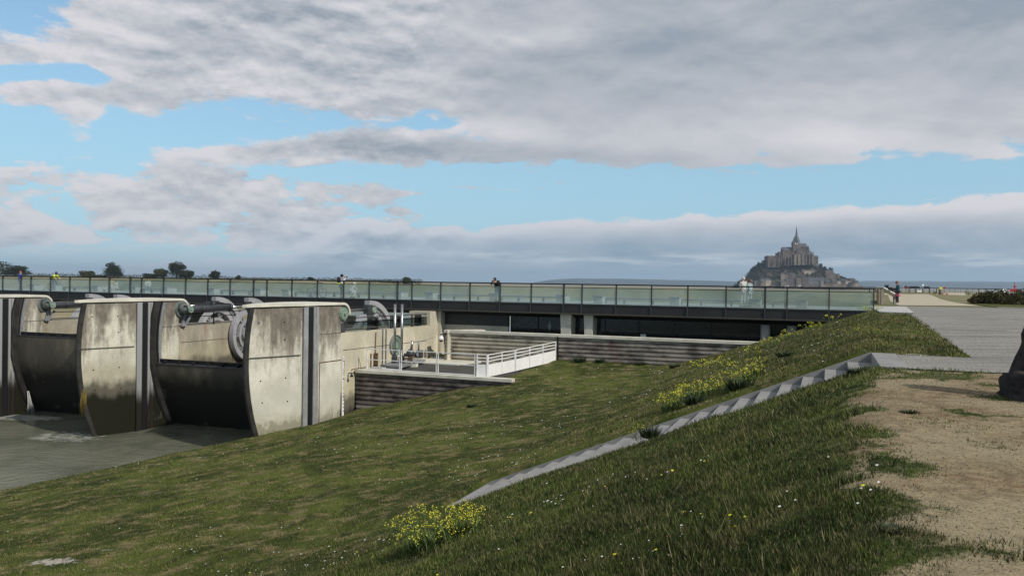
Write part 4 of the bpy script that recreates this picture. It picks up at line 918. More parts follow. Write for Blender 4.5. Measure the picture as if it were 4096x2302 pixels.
pts = [(c0, -5.09), (c1, -5.10), ((c2[0], c2[1]), -5.05), (c3, -4.80)]
for i in range(3):
    (a, za), (c, zc_) = pts[i], pts[i+1]; A_ = W(*a, za); B_ = W(*c, zc_); off = (B_-A_).normalized()*.05
    if i: A_ = A_+off
    B_ = B_-off*.8
    H1 = Vector((0, 0, .66)); b = MB(); b.prism([A_, B_, B_+H1, A_+H1], (B_-A_).cross(Vector((0, 0, 1))).normalized()*-.035); obj('panel', b, m_white, wf)
    for h in (.84, 1.01, 1.19):
        b = MB(); b.beam(A_+Vector((0, 0, h)), B_+Vector((0, 0, h)), .035, .04); obj('rail', b, m_white, wf)
    n_ = (1, 2, 3)[i]
    for k in range(n_+1):
        p = A_+(B_-A_)*(k/n_); b = MB(); b.box(p+Vector((0, 0, .6)), (.055, .055, 1.2), U, V); obj('post', b, m_white, wf)
# gear on the platform
bp_ = thing('pump_base', 'grey steel base frame carrying the valves on the platform', 'machine base', W(-22.5, 41.3, -5.13))
b = MB(); b.prism([at_z(1523, 1456, -4.88), at_z(1600, 1464, -4.88), at_z(1702, 1437, -4.88), at_z(1640, 1428, -4.88)], Vector((0, 0, -.12))); obj('plate', b, m_steel, bp_)
b = MB()
for q in ((1530, 1455), (1598, 1461), (1690, 1438), (1648, 1432), (1625, 1452)): b.tube([at_z(*q, -5.0), at_z(*q, -5.0)*1.0+Vector((0, 0, -.14))], .05, 8)
obj('foot', b, m_black, bp_)
VP_ = 41.5
pA = at_v(1578, 1430, VP_); pB = at_v(1606, 1425, VP_+.25)
tp = thing('lifting_frame', 'pair of tall polished steel poles joined at the top', 'pole frame', pA)
for p in (pA, pB):
    zt_ = at_v(1583, 1216, VP_).z; b = MB(); b.tube([Vector((p.x, p.y, -4.60)), Vector((p.x, p.y, zt_))], .075, 16); obj('pole', b, m_chrome, tp)
    b = MB(); b.box(Vector((p.x, p.y, -4.70)), (.30, .26, .38), U, V); b.tube([Vector((p.x, p.y, -4.52)), Vector((p.x, p.y, -4.42))], .13, 12); obj('valve_base', b, m_dark, tp, bev=.02)
b = MB(); b.beam(Vector((pA.x, pA.y, zt_-.02)), Vector((pB.x, pB.y, zt_-.02)), .03, .03); obj('cross_bar', b, m_black, tp)
gx = thing('gear_actuator', 'rust-marked gear actuator with a short polished stem', 'valve actuator', at_v(1641, 1435, VP_+.3)); q = at_v(1641, 1412, VP_+.3)
b = MB(); b.ell(q, (.24, .22, .26), 14, 9); b.tube([q+Vector((0, 0, -.5)), q+Vector((0, 0, -.1))], .13, 12); b.tube([q+Vector((-.35, -.1, -.1)), q+Vector((.35, .1, -.05))], .11, 12); obj('housing', b, m_dark, gx)
b = MB(); b.tube([q+Vector((.06, 0, .22)), q+Vector((.10, 0, .75))], .075, 12); obj('stem', b, m_chrome, gx)
b = MB(); b.tube([q+Vector((-.30, -.2, -.30)), q+Vector((.45, .0, -.18))], .05, 10); b.box(q+Vector((0, -.1, -.42)), (.3, .25, .14)); obj('pipe', b, m_rust, gx)
gy = thing('valve_post', 'dark valve box with upright pipe and shaft', 'valve', at_v(1679, 1430, VP_+.6)); q = at_v(1679, 1415, VP_+.6)
b = MB(); b.box(q, (.32, .3, .46), U, V); obj('box', b, m_dark, gy, bev=.02)
b = MB(); b.tube([q+Vector((-.07, 0, .22)), q+Vector((-.07, 0, .80))], .05, 10); b.tube([q+Vector((-.07, 0, .74)), q+U*.3+Vector((0, .6, .82)), q+U*.3+Vector((.5, 1.7, .9))], .012, 6); obj('pipe', b, m_steel, gy)
b = MB(); b.tube([q+Vector((-.75, -.2, -.12)), q+Vector((-.1, -.05, -.02))], .03, 8); b.tube([q+Vector((-.14, -.17, -.02)), q+Vector((-.08, -.2, -.02))], .12, 12); obj('shaft', b, m_steel, gy)
for px, w_, lab in ((1481, .16, 'narrow rusty upright steel strip against the side wall'), (1504, .30, 'wide rusty upright steel strip against the side wall')):
    p = at_v(px, 1465, 40.6+(.3 if w_ > .2 else 0)); z_t = at_v(px, 1413, 40.6).z
    b = MB(); b.box(Vector((p.x, p.y, (-5.1+z_t)/2)), (w_*.7, .12, z_t+5.1), U, V); tag(obj('steel_strip', b, m_rust, org=Vector((p.x, p.y, -5.1))), lab, 'steel strip', 'rusty upright strips on the platform')
b = MB(); p = at_z(1638, 1466, -5.13); b.box(p+Vector((0, 0, .09)), (.95, .45, .18), (U+V*.25).normalized(), (V-U*.25).normalized()); tag(obj('concrete_block', b, m_cap, org=p, bev=.015), 'low pale concrete block lying before the steel base frame', 'block')
lr = thing('low_tube_rail', 'low bent tube rail in front of the pale ribbed wall', 'rail', W(-21, 46, -5.1))
b = MB(); a_ = at_v(1780, 1411, 45.9); c_ = at_v(1884, 1421, 45.9); b.tube([Vector((a_.x, a_.y, -5.1)), a_, c_, Vector((c_.x, c_.y, -0))*1.0+Vector((.25, -.1, c_.z-.15)), Vector((c_.x+.32, c_.y-.12, -5.1))], .028, 8); obj('tube', b, m_steel, lr)
cc = thing('dome_camera', 'white dome camera on a bracket at the corner of the pale ribbed wall', 'security camera', at_v(1766, 1350, 46.4)); q = at_v(1764, 1352, 46.3)
b = MB(); b.beam(q+Vector((0, 0, .26)), q+Vector((.35, .1, .26)), .05, .06); b.tube([q+Vector((0, 0, .1)), q+Vector((0, 0, .28))], .03, 8); obj('bracket', b, m_black, cc)
b = MB(); b.tube([q+Vector((0, 0, .16)), q+Vector((0, 0, .08)), q+Vector((0, 0, -.10))], [.08, .15, .2], 16); obj('hood', b, m_white, cc)
b = MB(); b.ell(q+Vector((0, 0, -.12)), (.13, .13, .12), 14, 8); obj('dome', b, m_glassd, cc)
# ------------------------------------------------------------------ control building under the bridge
cb = thing('control_building', 'control building with dark glazing under the bridge deck', 'building', W(-10, 50, -4))
VG = VB+1.1; ZS = ZD-.70
b = MB(); b.ubox(-24.4, -19.6, VB+.75, VB+1.0, -6.2, -2.93); obj('base_wall', b, m_plain, cb)
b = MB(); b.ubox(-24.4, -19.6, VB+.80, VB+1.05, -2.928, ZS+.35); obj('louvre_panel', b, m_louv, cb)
b = MB(); b.ubox(-26.0, -24.45, VB-1.0, VB+.35, -2.949, ZS-.03); b.ubox(-24.449, -24.2, VB+.1, VB+.7, -6, ZS-.03); obj('corner_column', b, m_plain, cb)
gu = [-19.5, -17.6, -16.0, -13.1]+[-13.1+1.85*k*1.18 for k in range(1, 8)]
for a, c in zip(gu[:-1], gu[1:]):
    b = MB(); b.ubox(a+.03, c-.03, VG, VG+.06, -4.9, ZS+.2); obj('glazing', b, m_glassd, cb)
b = MB()
for x in gu: b.ubox(x-.028, x+.028, VG-.05, VG+.07, -4.9, ZS+.19)
obj('mullion', b, m_black, cb)
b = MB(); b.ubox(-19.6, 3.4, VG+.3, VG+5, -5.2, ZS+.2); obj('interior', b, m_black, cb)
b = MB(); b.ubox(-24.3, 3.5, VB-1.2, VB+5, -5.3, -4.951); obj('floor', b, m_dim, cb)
def at_uv_px(px, v): return uv(at_v(px, 1290, v))[0]
cl_ = ['left twin concrete column under the bridge', 'right twin concrete column under the bridge']
for k, (pxl, wd_) in enumerate(((2249, .5), (2343, .38))):
    x = at_uv_px(pxl, VB+.15); c_ = thing('concrete_column', cl_[k], 'column', W(x+.3, VB+.6, -5), 'columns under the bridge')
    b = MB(); b.add([W(x, VB+.15, -4.95), W(x+wd_, VB+.15, -4.95), W(x+wd_, VB+1.6, -4.95), W(x, VB+1.6, -4.95), W(x-.12, VB+.1, ZS-.02), W(x+wd_+.1, VB+.1, ZS-.02), W(x+wd_+.12, VB+1.6, ZS-.02), W(x-.1, VB+1.6, ZS-.02)], [(0, 3, 2, 1), (4, 5, 6, 7), (0, 1, 5, 4), (1, 2, 6, 5), (2, 3, 7, 6), (3, 0, 4, 7)]); obj('shaft', b, m_cap, c_)
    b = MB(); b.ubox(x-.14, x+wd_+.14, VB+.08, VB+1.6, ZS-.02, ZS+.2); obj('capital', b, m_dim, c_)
for px, lab in ((3062, 'left round grey column beside the slope under the bridge end'), (3168, 'right round grey column beside the slope under the bridge end')):
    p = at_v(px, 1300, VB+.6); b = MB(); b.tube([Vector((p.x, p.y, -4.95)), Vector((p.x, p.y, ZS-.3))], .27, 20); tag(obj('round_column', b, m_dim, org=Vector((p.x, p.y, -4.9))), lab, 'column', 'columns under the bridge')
b = MB(); p = at_v(2573, 1343, VG-.04); b.box(p, (.34, .01, .22), U, V); tag(obj('paper_notice', b, m_white, org=p), 'small white notice at the foot of the dark glazing', 'notice')
b = MB(); p = at_v(1957, 1308, VG-.04); b.box(p, (.3, .01, .45), (U+Vector((0, 0, -.3))).normalized(), V, (Vector((0, 0, 1))+U*.3).normalized()); tag(obj('painted_glare', b, mat('pale grey glare', (.22, .27, .27), .5), org=p), 'pale leaning patch of glare painted on the left end of the dark glazing', 'glare patch')  # light glare on the glazing, painted as a thin pale patch
b = MB(); p = at_v(2199, 1300, VG-.05); b.add([p+Vector((0, 0, .38)), p+U*-.14+Vector((0, 0, -.1)), p+U*-.03+Vector((0, 0, -.35)), p+U*.12+Vector((0, 0, -.1))], [(0, 1, 2, 3)]); b.add([p+V*.02+Vector((0, 0, .38)), p+V*.02+U*-.14+Vector((0, 0, -.1)), p+V*.02+U*-.03+Vector((0, 0, -.35)), p+V*.02+U*.12+Vector((0, 0, -.1))], [(3, 2, 1, 0)]); tag(obj('hanging_coat', b, mat('pale coat', (.22, .26, .26), .7), org=p), 'pale cloth hanging behind the glazing left of the twin columns', 'coat')
# ------------------------------------------------------------------ helpers for plants and far things
def ground_hit(px, py):
    d = ray(px, py).normalized(); t = 2.0
    while t < 400:
        p = d*t; u, v = uv(p)
        if p.z < float(Hs(np.array([u]), np.array([v]), False)[0]): break
        t *= 1.004
    return p
def leafmat(name, c, var=.35):
    def fn(t, g, b):
        n_ = t.noise(g, 1.1, 3, .6); k = t.noise(g, .25, 3, .6)
        a = t.mix(t.step(n_, .35, .65), tuple(x*(1-var) for x in c)+(1,), tuple(x*(1+var) for x in c)+(1,))
        return t.mix(t.m('MULTIPLY', t.step(k, .45, .65), .4), a, (c[0]*1.5, c[1]*1.25, c[2]*.8, 1))
    return mat(name, c, .8, fn=fn, spec=.15)
m_leaf = leafmat('dark broadleaf foliage', (.022, .030, .013)); m_leaf2 = leafmat('olive foliage', (.050, .055, .020)); m_bark = mat('bark', (.06, .045, .03), .9, var=.3, scale=6)
m_hedge = leafmat('brown green hedge leaves', (.035, .034, .012)); m_needle = leafmat('black green needles', (.010, .014, .007))
def leaves(lobes, n_, sz, seed=0):
    """leaf quads through the volume of several noisy lobes -> co, faces"""
    g = np.random.default_rng(seed); P = []
    for (c, r, w_) in lobes:
        k = max(8, int(n_*w_)); d = g.normal(size=(k, 3)); d /= np.linalg.norm(d, axis=1)[:, None]
        rad = g.uniform(.45, 1.0, k)**.5*(1+.18*np.sin(d[:, 0]*5+seed)+.14*np.sin(d[:, 2]*7+d[:, 1]*5))
        P.append(np.array(c)+d*np.array(r)*rad[:, None])
    P = np.concatenate(P); k = len(P); a = g.normal(size=(k, 3)); a /= np.linalg.norm(a, axis=1)[:, None]; b = g.normal(size=(k, 3)); b = np.cross(a, b); b /= np.linalg.norm(b, axis=1)[:, None]
    s = (sz*g.uniform(.5, 1.4, k))[:, None]
    co = np.stack([P-a*s, P+b*s*.6, P+a*s, P-b*s*.6], 1).reshape(-1, 3); return co
def leaf_obj(name, co, m, parent=None, loc=None):
    me = np_mesh(name, co, np.arange(len(co)).reshape(-1, 4), 4); me.materials.append(m); o = bpy.data.objects.new(name, me); link(o, parent)
    if loc is not None: o.location = loc
    return o
def tree(name, label, p, w_, h, seed, group=None, m=None, trunk=True, n_=900, sz=.35, cat='tree'):
    root = thing(name, label, cat, p, group); g = random.Random(seed); L = []
    for k in range(12):
        a = g.uniform(0, 6.28); q = g.uniform(.1, .68)
        L.append(((math.cos(a)*w_*.5*q, math.sin(a)*w_*.5*q, h*g.uniform(.22, .84)), (w_*g.uniform(.12, .30), w_*g.uniform(.12, .30), h*g.uniform(.12, .24)), .09))
    L.append(((0, 0, h*.45), (w_*.42, w_*.42, h*.38), .2))
    leaf_obj('crown', leaves(L, n_, sz, seed), m or m_leaf, root)
    b = MB(); pz = Vector(p)
    b.tube([pz+Vector((0, 0, -.5)), pz+Vector((.1, 0, h*.35)), pz+Vector((.2, .1, h*.8))], [h*.035, h*.025, h*.008], 7)
    for k in range(4):
        a = g.uniform(0, 6.28); b.tube([pz+Vector((.1, 0, h*(.25+.1*k))), pz+Vector((math.cos(a)*w_*.3, math.sin(a)*w_*.3, h*(.5+.09*k)))], [h*.015, h*.004], 5)
    obj('trunk', b, m_bark, root); return root
# hills on the far shore
def ridge(pts, Yd, m, dep=900):
    b = MB(); vs = []; N_ = 160
    xs = [p[0] for p in pts]; es = [p[1] for p in pts]
    for i in range(N_+1):
        px = xs[0]+(xs[-1]-xs[0])*i/N_; e = float(np.interp(px, xs, es)); e *= 1+.10*mnoise.noise(Vector((px*.02, 0, Yd)))+.05*mnoise.noise(Vector((px*.07, 3, Yd)))
        X = (px-2048)/3200*Yd; z = e*Yd/3200; vs += [(X, Yd-dep, -7), (X, Yd, z), (X*1.05, Yd+dep, -7)]
    fs = []
    for i in range(N_): o = 3*i; fs += [(o, o+3, o+4, o+1), (o+1, o+4, o+5, o+2)]
    b.add(vs, fs, True); tag(obj('hills', b, m), kind='structure')
m_hill = mat('far wooded hills', (.030, .042, .040), 1, var=.3, scale=.004)
ridge([(2120, -3), (2180, 8), (2280, 18), (2500, 19), (2800, 17), (3100, 13), (3300, 15), (3500, 20), (3900, 22), (4300, 24), (5200, 20), (6000, 5)], 9500, m_hill)
ridge([(3250, -3), (3450, 25), (3800, 28), (4200, 31), (5000, 30), (6500, 10)], 12500, m_hill, 500)
# ------------------------------------------------------------------ trees beyond the fields on the left
def ft(px, top, w_, lab, seed, Y=750, m=None, gname='trees on the left horizon'):
    p = at_y(px, 1100, Y); u_, v_ = uv(p); zb = float(Hs(np.array([u_]), np.array([v_]))[0]); zt_ = at_y(px, top, Y).z
    tree('field_tree', lab, (p.x, p.y, zb-.3), w_*Y/3200*1.35, (zt_-zb)*1.22, seed, gname, m, n_=5200, sz=.42)
ft(-15, 1050, 150, 'wide dark wood edge cut off by the left frame edge', 3)
ft(62, 1066, 85, 'dark tree at the right end of the leftmost wood', 4)
ft(349, 1085, 40, 'small round grey green tree left of the big round one', 5, m=m_leaf2)
ft(398, 1101, 44, 'low dark bush between the two round trees', 6)
ft(455, 1060, 70, 'big round dark tree, tallest alone on the left horizon', 7)
ft(600, 1094, 50, 'low bush at the left foot of the tree clump', 8)
ft(648, 1074, 46, 'olive tree on the left of the tree clump', 9, m=m_leaf2)
ft(706, 1050, 62, 'tallest peaked dark tree of the clump', 10)
ft(742, 1080, 50, 'dark tree at the right shoulder of the clump', 12)
ft(857, 1088, 36, 'small feathery dark tree right of the clump', 13)
ft(952, 1102, 18, 'tiny dark tree far right of the clump', 14)
ft(1242, 1109, 20, 'tiny tree on the hedge left of the photographer', 15)
ft(1625, 1110, 32, 'small olive tree right of the photographer', 16, m=m_leaf2)
co = []
for i in range(330):
    px = -60+i*5.3; Y = 765+20*math.sin(i); e = 5+4*abs(mnoise.noise(Vector((i*.13, 0, 0))))*2+(4 if px < 900 else 0)
    p = at_y(px, 1105, Y); co.append(leaves([((p.x, p.y, -1.0), (2.4, 2.2, e*Y/3200+.9), 1)], 60, .42, i))
tag(leaf_obj('hedgerow', np.concatenate(co), m_leaf), 'dark hedgerow line along the far left horizon', 'hedgerow', kind='stuff')
# ------------------------------------------------------------------ the abbey island
YM = 1980.0
def mp(zx, zy, Y=YM): return at_y(2880+zx/4.025, 880+zy/4.0265, Y)
def mz(zx, zy, Y=YM): return mp(zx, zy, Y).z
IP = [(240, 1085), (330, 1010), (400, 955), (470, 890), (540, 805), (600, 745), (700, 690), (780, 672), (1000, 660), (1200, 660), (1500, 670), (1600, 700), (1700, 765), (1800, 805), (1850, 850), (1900, 885), (2000, 915), (2080, 940), (2180, 965), (2230, 1005), (2330, 1085)]
ix = np.array([mp(a, b).x for a, b in IP]); iz = np.array([mp(a, b).z for a, b in IP])
gx_ = np.linspace(ix[0]-10, ix[-1]+10, 150); gy_ = np.linspace(-165, 165, 90); GX, GY = np.meshgrid(gx_, gy_)
def island(X, Yr):
    pr = np.interp(X, ix, iz); hgt = np.clip(pr+8, 0, 200); wd_ = 45+.50*hgt
    t_ = np.clip(np.abs(Yr)/wd_, 0, 1); return hgt*(1-t_**1.25)-8+np.where(t_ < 1, 1.2*vnoise(X*.18, Yr*.18, 2), 0)-.6
GZ = island(GX, GY)
co = np.stack([GX, GY+YM+20, GZ], -1).reshape(-1, 3); a_ = (np.arange(89)[:, None]*150+np.arange(149)[None, :]).ravel()
im = np_mesh('island_rock', co, np.stack([a_, a_+1, a_+151, a_+150], 1), 4)
def rock_fn(t, g, b):
    n1 = t.noise(g, .05, 5, .6); n2 = t.noise(g, .25, 5, .65)
    c = t.mix(t.step(n1, .4, .6), (.020, .024, .014, 1), (.07, .055, .045, 1)); return t.mix(t.m('MULTIPLY', t.step(n2, .5, .7), .5), c, (.16, .13, .10, 1))
im.materials.append(mat('island rock and scrub', (.1, .08, .06), .95, fn=rock_fn)); tag(link(bpy.data.objects.new('island_rock', im)), kind='structure')
def stone_fn(c1, c2):
    def fn(t, g, b):
        x, y, z = t.sep(g); n1 = t.noise(g, .09, 5, .65); n2 = t.noise(t.comb(t.m('MULTIPLY', x, .5), 0, t.m('MULTIPLY', z, .35)), 1, 4, .7)
        c = t.mix(t.step(n1, .35, .65), c1, c2); return t.mix(t.m('MULTIPLY', t.step(n2, .56, .66), .6), c, (c1[0]*.45, c1[1]*.45, c1[2]*.5, 1))
    return fn
m_st = mat('abbey granite', (.2, .16, .13), .9, fn=stone_fn((.080, .062, .055, 1), (.16, .13, .11, 1)))  # cloud shadow over the island is put into both granite colours
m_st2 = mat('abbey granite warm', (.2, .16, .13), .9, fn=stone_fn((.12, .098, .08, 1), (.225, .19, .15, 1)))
m_slate = mat('slate roof', (.075, .08, .09), .7, var=.2, scale=.2); m_lead = mat('spire lead', (.10, .12, .125), .6, var=.15, scale=.2)
m_win = mat('dark window opening', (.012, .012, .014), .5)
m_cream = mat('cream render', (.42, .36, .28), .85, var=.12, scale=.2); m_plast = mat('pale render', (.24, .215, .19), .85, var=.15, scale=.2)
def mbox(b, x0, x1, zt, zb, Y, dep):
    A_ = mp(x0, (zt+zb)/2, Y); B_ = mp(x1, (zt+zb)/2, Y); t_ = mz((x0+x1)/2, zt, Y); o = mz((x0+x1)/2, zb, Y)
    return b.box(((A_.x+B_.x)/2, Y+dep/2, (t_+o)/2), (B_.x-A_.x, dep, t_-o))
def mroof(b, x0, x1, ze, zr, Y, dep, hip=.0, along=True):
    A_ = mp(x0, ze, Y).x; B_ = mp(x1, ze, Y).x; e = mz((x0+x1)/2, ze, Y); r = mz((x0+x1)/2, zr, Y); hp = (B_-A_)*hip
    if along: vs = [(A_, Y-.3, e), (B_, Y-.3, e), (B_, Y+dep+.3, e), (A_, Y+dep+.3, e), (A_+hp, Y+dep/2, r), (B_-hp, Y+dep/2, r)]; fs = [(0, 1, 5, 4), (2, 3, 4, 5), (0, 4, 3), (1, 2, 5), (0, 3, 2, 1)]
    else: m_ = (A_+B_)/2; vs = [(A_, Y, e), (B_, Y, e), (B_, Y+dep, e), (A_, Y+dep, e), (m_, Y, r), (m_, Y+dep, r)]; fs = [(0, 4, 5, 3), (1, 2, 5, 4), (0, 1, 4), (2, 3, 5), (0, 3, 2, 1)]
    return b.add(vs, fs)
def mcone(b, x, w0, w1, z0, z1, Y, seg=8):
    c0 = mp(x, z0, Y); c1 = mp(x, z1, Y); k = .1535; b.tube([(c0.x, Y, c0.z), (c0.x, Y, c1.z)], [w0*k/2, max(w1*k/2, .05)], seg, sm=False)
ab = thing('abbey', 'grey granite abbey with a tall pointed spire crowning the island', 'abbey', mp(1235, 700, YM))
YA = YM-12
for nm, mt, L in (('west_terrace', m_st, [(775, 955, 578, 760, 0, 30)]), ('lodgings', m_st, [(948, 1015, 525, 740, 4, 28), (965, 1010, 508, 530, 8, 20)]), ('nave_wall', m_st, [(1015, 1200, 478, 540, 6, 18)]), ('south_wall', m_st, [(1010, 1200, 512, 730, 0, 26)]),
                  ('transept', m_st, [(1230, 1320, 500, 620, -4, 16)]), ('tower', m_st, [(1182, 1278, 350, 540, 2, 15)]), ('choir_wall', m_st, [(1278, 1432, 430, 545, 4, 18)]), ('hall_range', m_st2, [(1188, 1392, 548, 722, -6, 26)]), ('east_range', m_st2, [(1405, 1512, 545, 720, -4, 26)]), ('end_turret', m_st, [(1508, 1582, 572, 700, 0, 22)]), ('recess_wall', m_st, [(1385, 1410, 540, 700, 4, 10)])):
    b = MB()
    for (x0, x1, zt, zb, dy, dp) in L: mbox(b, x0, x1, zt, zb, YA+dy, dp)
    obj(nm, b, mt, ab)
b = MB(); mroof(b, 1012, 1200, 482, 430, YA+6, 18); obj('nave_roof', b, m_slate, ab)
b = MB(); mroof(b, 1228, 1322, 502, 448, YA-4, 16, along=False); obj('transept_roof', b, m_slate, ab)
b = MB(); mroof(b, 1278, 1400, 432, 368, YA+6, 14, .06); mroof(b, 1395, 1432, 440, 412, YA+6, 12, .3); obj('choir_roof', b, m_slate, ab)
b = MB(); mroof(b, 775, 955, 580, 568, YA, 30, .05); obj('terrace_parapet', b, m_st, ab)
b = MB(); mroof(b, 1405, 1515, 547, 505, YA-4, 20, .2); obj('east_roof', b, m_slate, ab)
b = MB(); mroof(b, 1190, 1392, 549, 522, YA-6, 20, .05); obj('hall_roof', b, m_slate, ab)
YS = YA+9.5
b = MB(); mcone(b, 1230, 134, 60, 352, 262, YS, 4); 
b.v = [Vector(((p.x-mp(1230, 300, YS).x)*math.cos(R(45))-(p.y-YS)*math.sin(R(45))+mp(1230, 300, YS).x, (p.x-mp(1230, 300, YS).x)*math.sin(R(45))+(p.y-YS)*math.cos(R(45))+YS, p.z)) for p in b.v]; obj('tower_roof', b, m_lead, ab)
b = MB(); mcone(b, 1231, 40, 30, 262, 190, YS); obj('lantern', b, m_lead, ab)
b = MB(); mcone(b, 1232, 24, 2, 190, 92, YS); obj('spire', b, mat('green grey spire', (.08, .10, .10), .6), ab)
for k, (dx, dz) in enumerate(((-17, 0), (17, 0), (-10, -40), (10, -40))): b = MB(); mcone(b, 1231+dx, 6, 1, 258+dz, 225+dz, YS-2, 4); obj('spirelet', b, m_lead, ab)
for x in (1212, 1240): b = MB(); mbox(b, x, x+13, 366, 392, YA+1.4, .8); obj('belfry_window', b, mat('sky seen through belfry', (.45, .5, .55), .6), ab)
for x, t_, o in ((1388, 362, 440), (1372, 385, 440), (1410, 402, 470), (1425, 408, 480), (1345, 395, 440), (1440, 450, 520), (1460, 470, 530), (1500, 482, 560), (1322, 400, 450), (1478, 500, 550)):
    b = MB(); mcone(b, x, 11, 9, o, t_+28, YA+3, 4); mcone(b, x, 12, 1, t_+28, t_, YA+3, 4); obj('pinnacle', b, m_st, ab)
for x, t_, o in ((1050, 560, 730), (1100, 600, 750), (1150, 560, 730), (1200, 560, 725), (1262, 556, 722), (1330, 556, 722), (1388, 556, 722), (1445, 552, 720), (1490, 552, 720), (990, 560, 700), (820, 600, 700), (900, 600, 700)):
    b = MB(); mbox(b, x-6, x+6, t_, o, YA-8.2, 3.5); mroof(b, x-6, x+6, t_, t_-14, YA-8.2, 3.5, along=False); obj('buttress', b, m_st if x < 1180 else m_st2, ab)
for x, t_ in ((880, 660), (920, 660), (850, 630), (1290, 590), (1305, 640), (1350, 600), (1350, 650), (1425, 600), (1465, 600), (1425, 650), (1240, 600), (1240, 650), (1530, 610), (1555, 610), (1080, 600), (1128, 610), (1060, 500), (1095, 500), (1130, 500), (1165, 500), (1300, 470), (1340, 470), (1380, 470)):
    b = MB(); mbox(b, x-5, x+5, t_, t_+(22 if t_ > 560 else 16), YA-6.25 if 1188 < x < 1392 and t_ > 540 else (YA-4.25 if 1405 < x < 1512 else (YA+3.8 if 1015 < x and t_ < 510 and x > 1278 else (YA+5.8 if t_ < 510 else YA-.25))), 1); obj('window', b, m_win, ab)
# village
def island_hit(zx, zy):
    for Y in np.arange(YM-140, YM+20, 1.0):
        p = mp(zx, zy, float(Y))
        if p.z < float(island(np.array([p.x]), np.array([Y-YM-20]))[0]): return float(Y)
    return YM
HS = [(372, 478, 985, 1062, 12, 50, 'p', 'low domed stone house at the left foot of the island'), (478, 540, 975, 1050, 14, 45, 's', 'brown gabled house right of the domed one'), (560, 655, 995, 1058, 18, 52, 'p', 'pale house with two rows of windows, left of the cream hotel'),
 (660, 738, 965, 1055, 22, 50, 's', 'stone house joined to the left side of the cream hotel'), (736, 822, 970, 1034, 36, 53, 'c', 'cream hotel with bright front and slate roof'), (822, 892, 1035, 1062, 4, 52, 's', 'low stone annex right of the cream hotel'),
 (980, 1045, 870, 960, 20, 35, 's', 'tall stone house high up behind the village, left end'), (1045, 1120, 880, 960, 8, 34, 's', 'broad stone house high up behind the village'), (1125, 1215, 868, 960, 14, 34, 's', 'stone gable house high up, with curved stair wall'),
 (985, 1060, 985, 1050, 14, 48, 's', 'brown village house low beside the bare trees'), (1060, 1130, 960, 1045, 16, 46, 's', 'brown village house behind the bare trees'), (1130, 1200, 975, 1050, 16, 47, 's', 'brown house under the curved stair wall'),
 (1230, 1320, 935, 1040, 12, 44, 's', 'long stone house left of the blue roofed row'), (1320, 1420, 925, 1045, 14, 45, 's', 'stone house with flat cornice in the village centre'), (1420, 1500, 935, 1040, 14, 45, 'b', 'blue grey house left of the blue roofed row'), (1500, 1590, 940, 1030, 18, 44, 'b', 'blue grey house with long slate roof'),
 (1590, 1680, 938, 1010, 16, 44, 'b', 'blue grey house right of the village centre'), (1355, 1465, 830, 858, 6, 20, 'c', 'pale long building halfway up the hill'), (1320, 1525, 802, 828, 6, 16, 's', 'long terrace building under the abbey wall'),
 (1700, 1830, 820, 955, 14, 30, 's', 'large stone house on the right shoulder of the island'), (1830, 1885, 870, 950, 14, 32, 's', 'narrow stone house beside the large one'), (1896, 1925, 872, 950, 16, 36, 's', 'small dark tower house on the right slope'),
 (1700, 1790, 985, 1040, 20, 50, 's', 'steep roofed house behind the ramparts'), (1800, 1880, 965, 1035, 18, 48, 's', 'steep roofed house left of the white gable'), (1890, 1945, 985, 1035, 20, 50, 'c', 'small white gabled house on the right'),
 (1950, 2020, 965, 1035, 22, 47, 's', 'dark roofed house behind the right ramparts'), (2020, 2090, 985, 1035, 20, 50, 'c', 'white fronted house near the right tower'), (2085, 2180, 950, 1005, 20, 46, 's', 'tall house above the round tower'), (2170, 2230, 985, 1045, 18, 44, 's', 'last house at the right end of the village')]
m_blue = mat('blue grey render', (.13, .14, .16), .85, var=.2, scale=.2)
for i, (x0, x1, ze, zb, rh, fo, k, lab) in enumerate(HS):
    Y = island_hit((x0+x1)/2, min(zb+8, 1055))-3; root = thing('village_house', lab, 'house', mp((x0+x1)/2, zb, Y), 'village houses on the island')
    mt = {'p': m_plast, 's': m_st if i % 3 else m_st2, 'c': m_cream, 'b': m_blue}[k]; wd_ = (mp(x1, ze, Y)-mp(x0, ze, Y)).x
    b = MB(); mbox(b, x0, x1, ze, zb+25, Y, min(12, wd_)); obj('wall', b, mt, root)
    gab = (i % 4 == 1) or lab.startswith('small white')
    b = MB(); mroof(b, x0-2, x1+2, ze, ze-rh, Y, min(12, wd_), .12 if not gab else 0, along=not gab); rf = obj('roof', b, m_slate, root)
    if i % 2 == 0: b = MB(); mbox(b, x0+6, x0+13, ze-rh-10, ze, Y+4, 1.5); c_ = obj('chimney', b, m_st, root)
    rows = 2 if zb-ze > 55 else 1; ncol = max(2, int((x1-x0)/17))
    if fo > 43 and len(lab) and i < 28:
        for r_ in range(rows):
            for c_ in range(ncol):
                xx = x0+(x1-x0)*(c_+.5)/ncol; b = MB(); mbox(b, xx-2.6, xx+2.6, ze+8+r_*26, ze+20+r_*26, Y-.15, .3); obj('window', b, m_win, root)
YR_ = YM-62
rm = thing('rampart', 'long pale crenellated rampart wall along the island foot', 'rampart', mp(1800, 1060, YR_))
for k, (x0, x1, zt) in enumerate(((1348, 1590, 1035), (1640, 1700, 1040), (1700, 2065, 1022), (2225, 2300, 1045), (500, 880, 1060))):
    b = MB(); mbox(b, x0, x1, zt, 1100, YR_, 5); obj('wall_section', b, m_st2 if k < 4 else m_st, rm)
    if k in (0, 2): b = MB(); mbox(b, x0, x1, zt+8, zt+10.5, YR_-.6, 1.2); obj('string_course', b, m_st, rm)
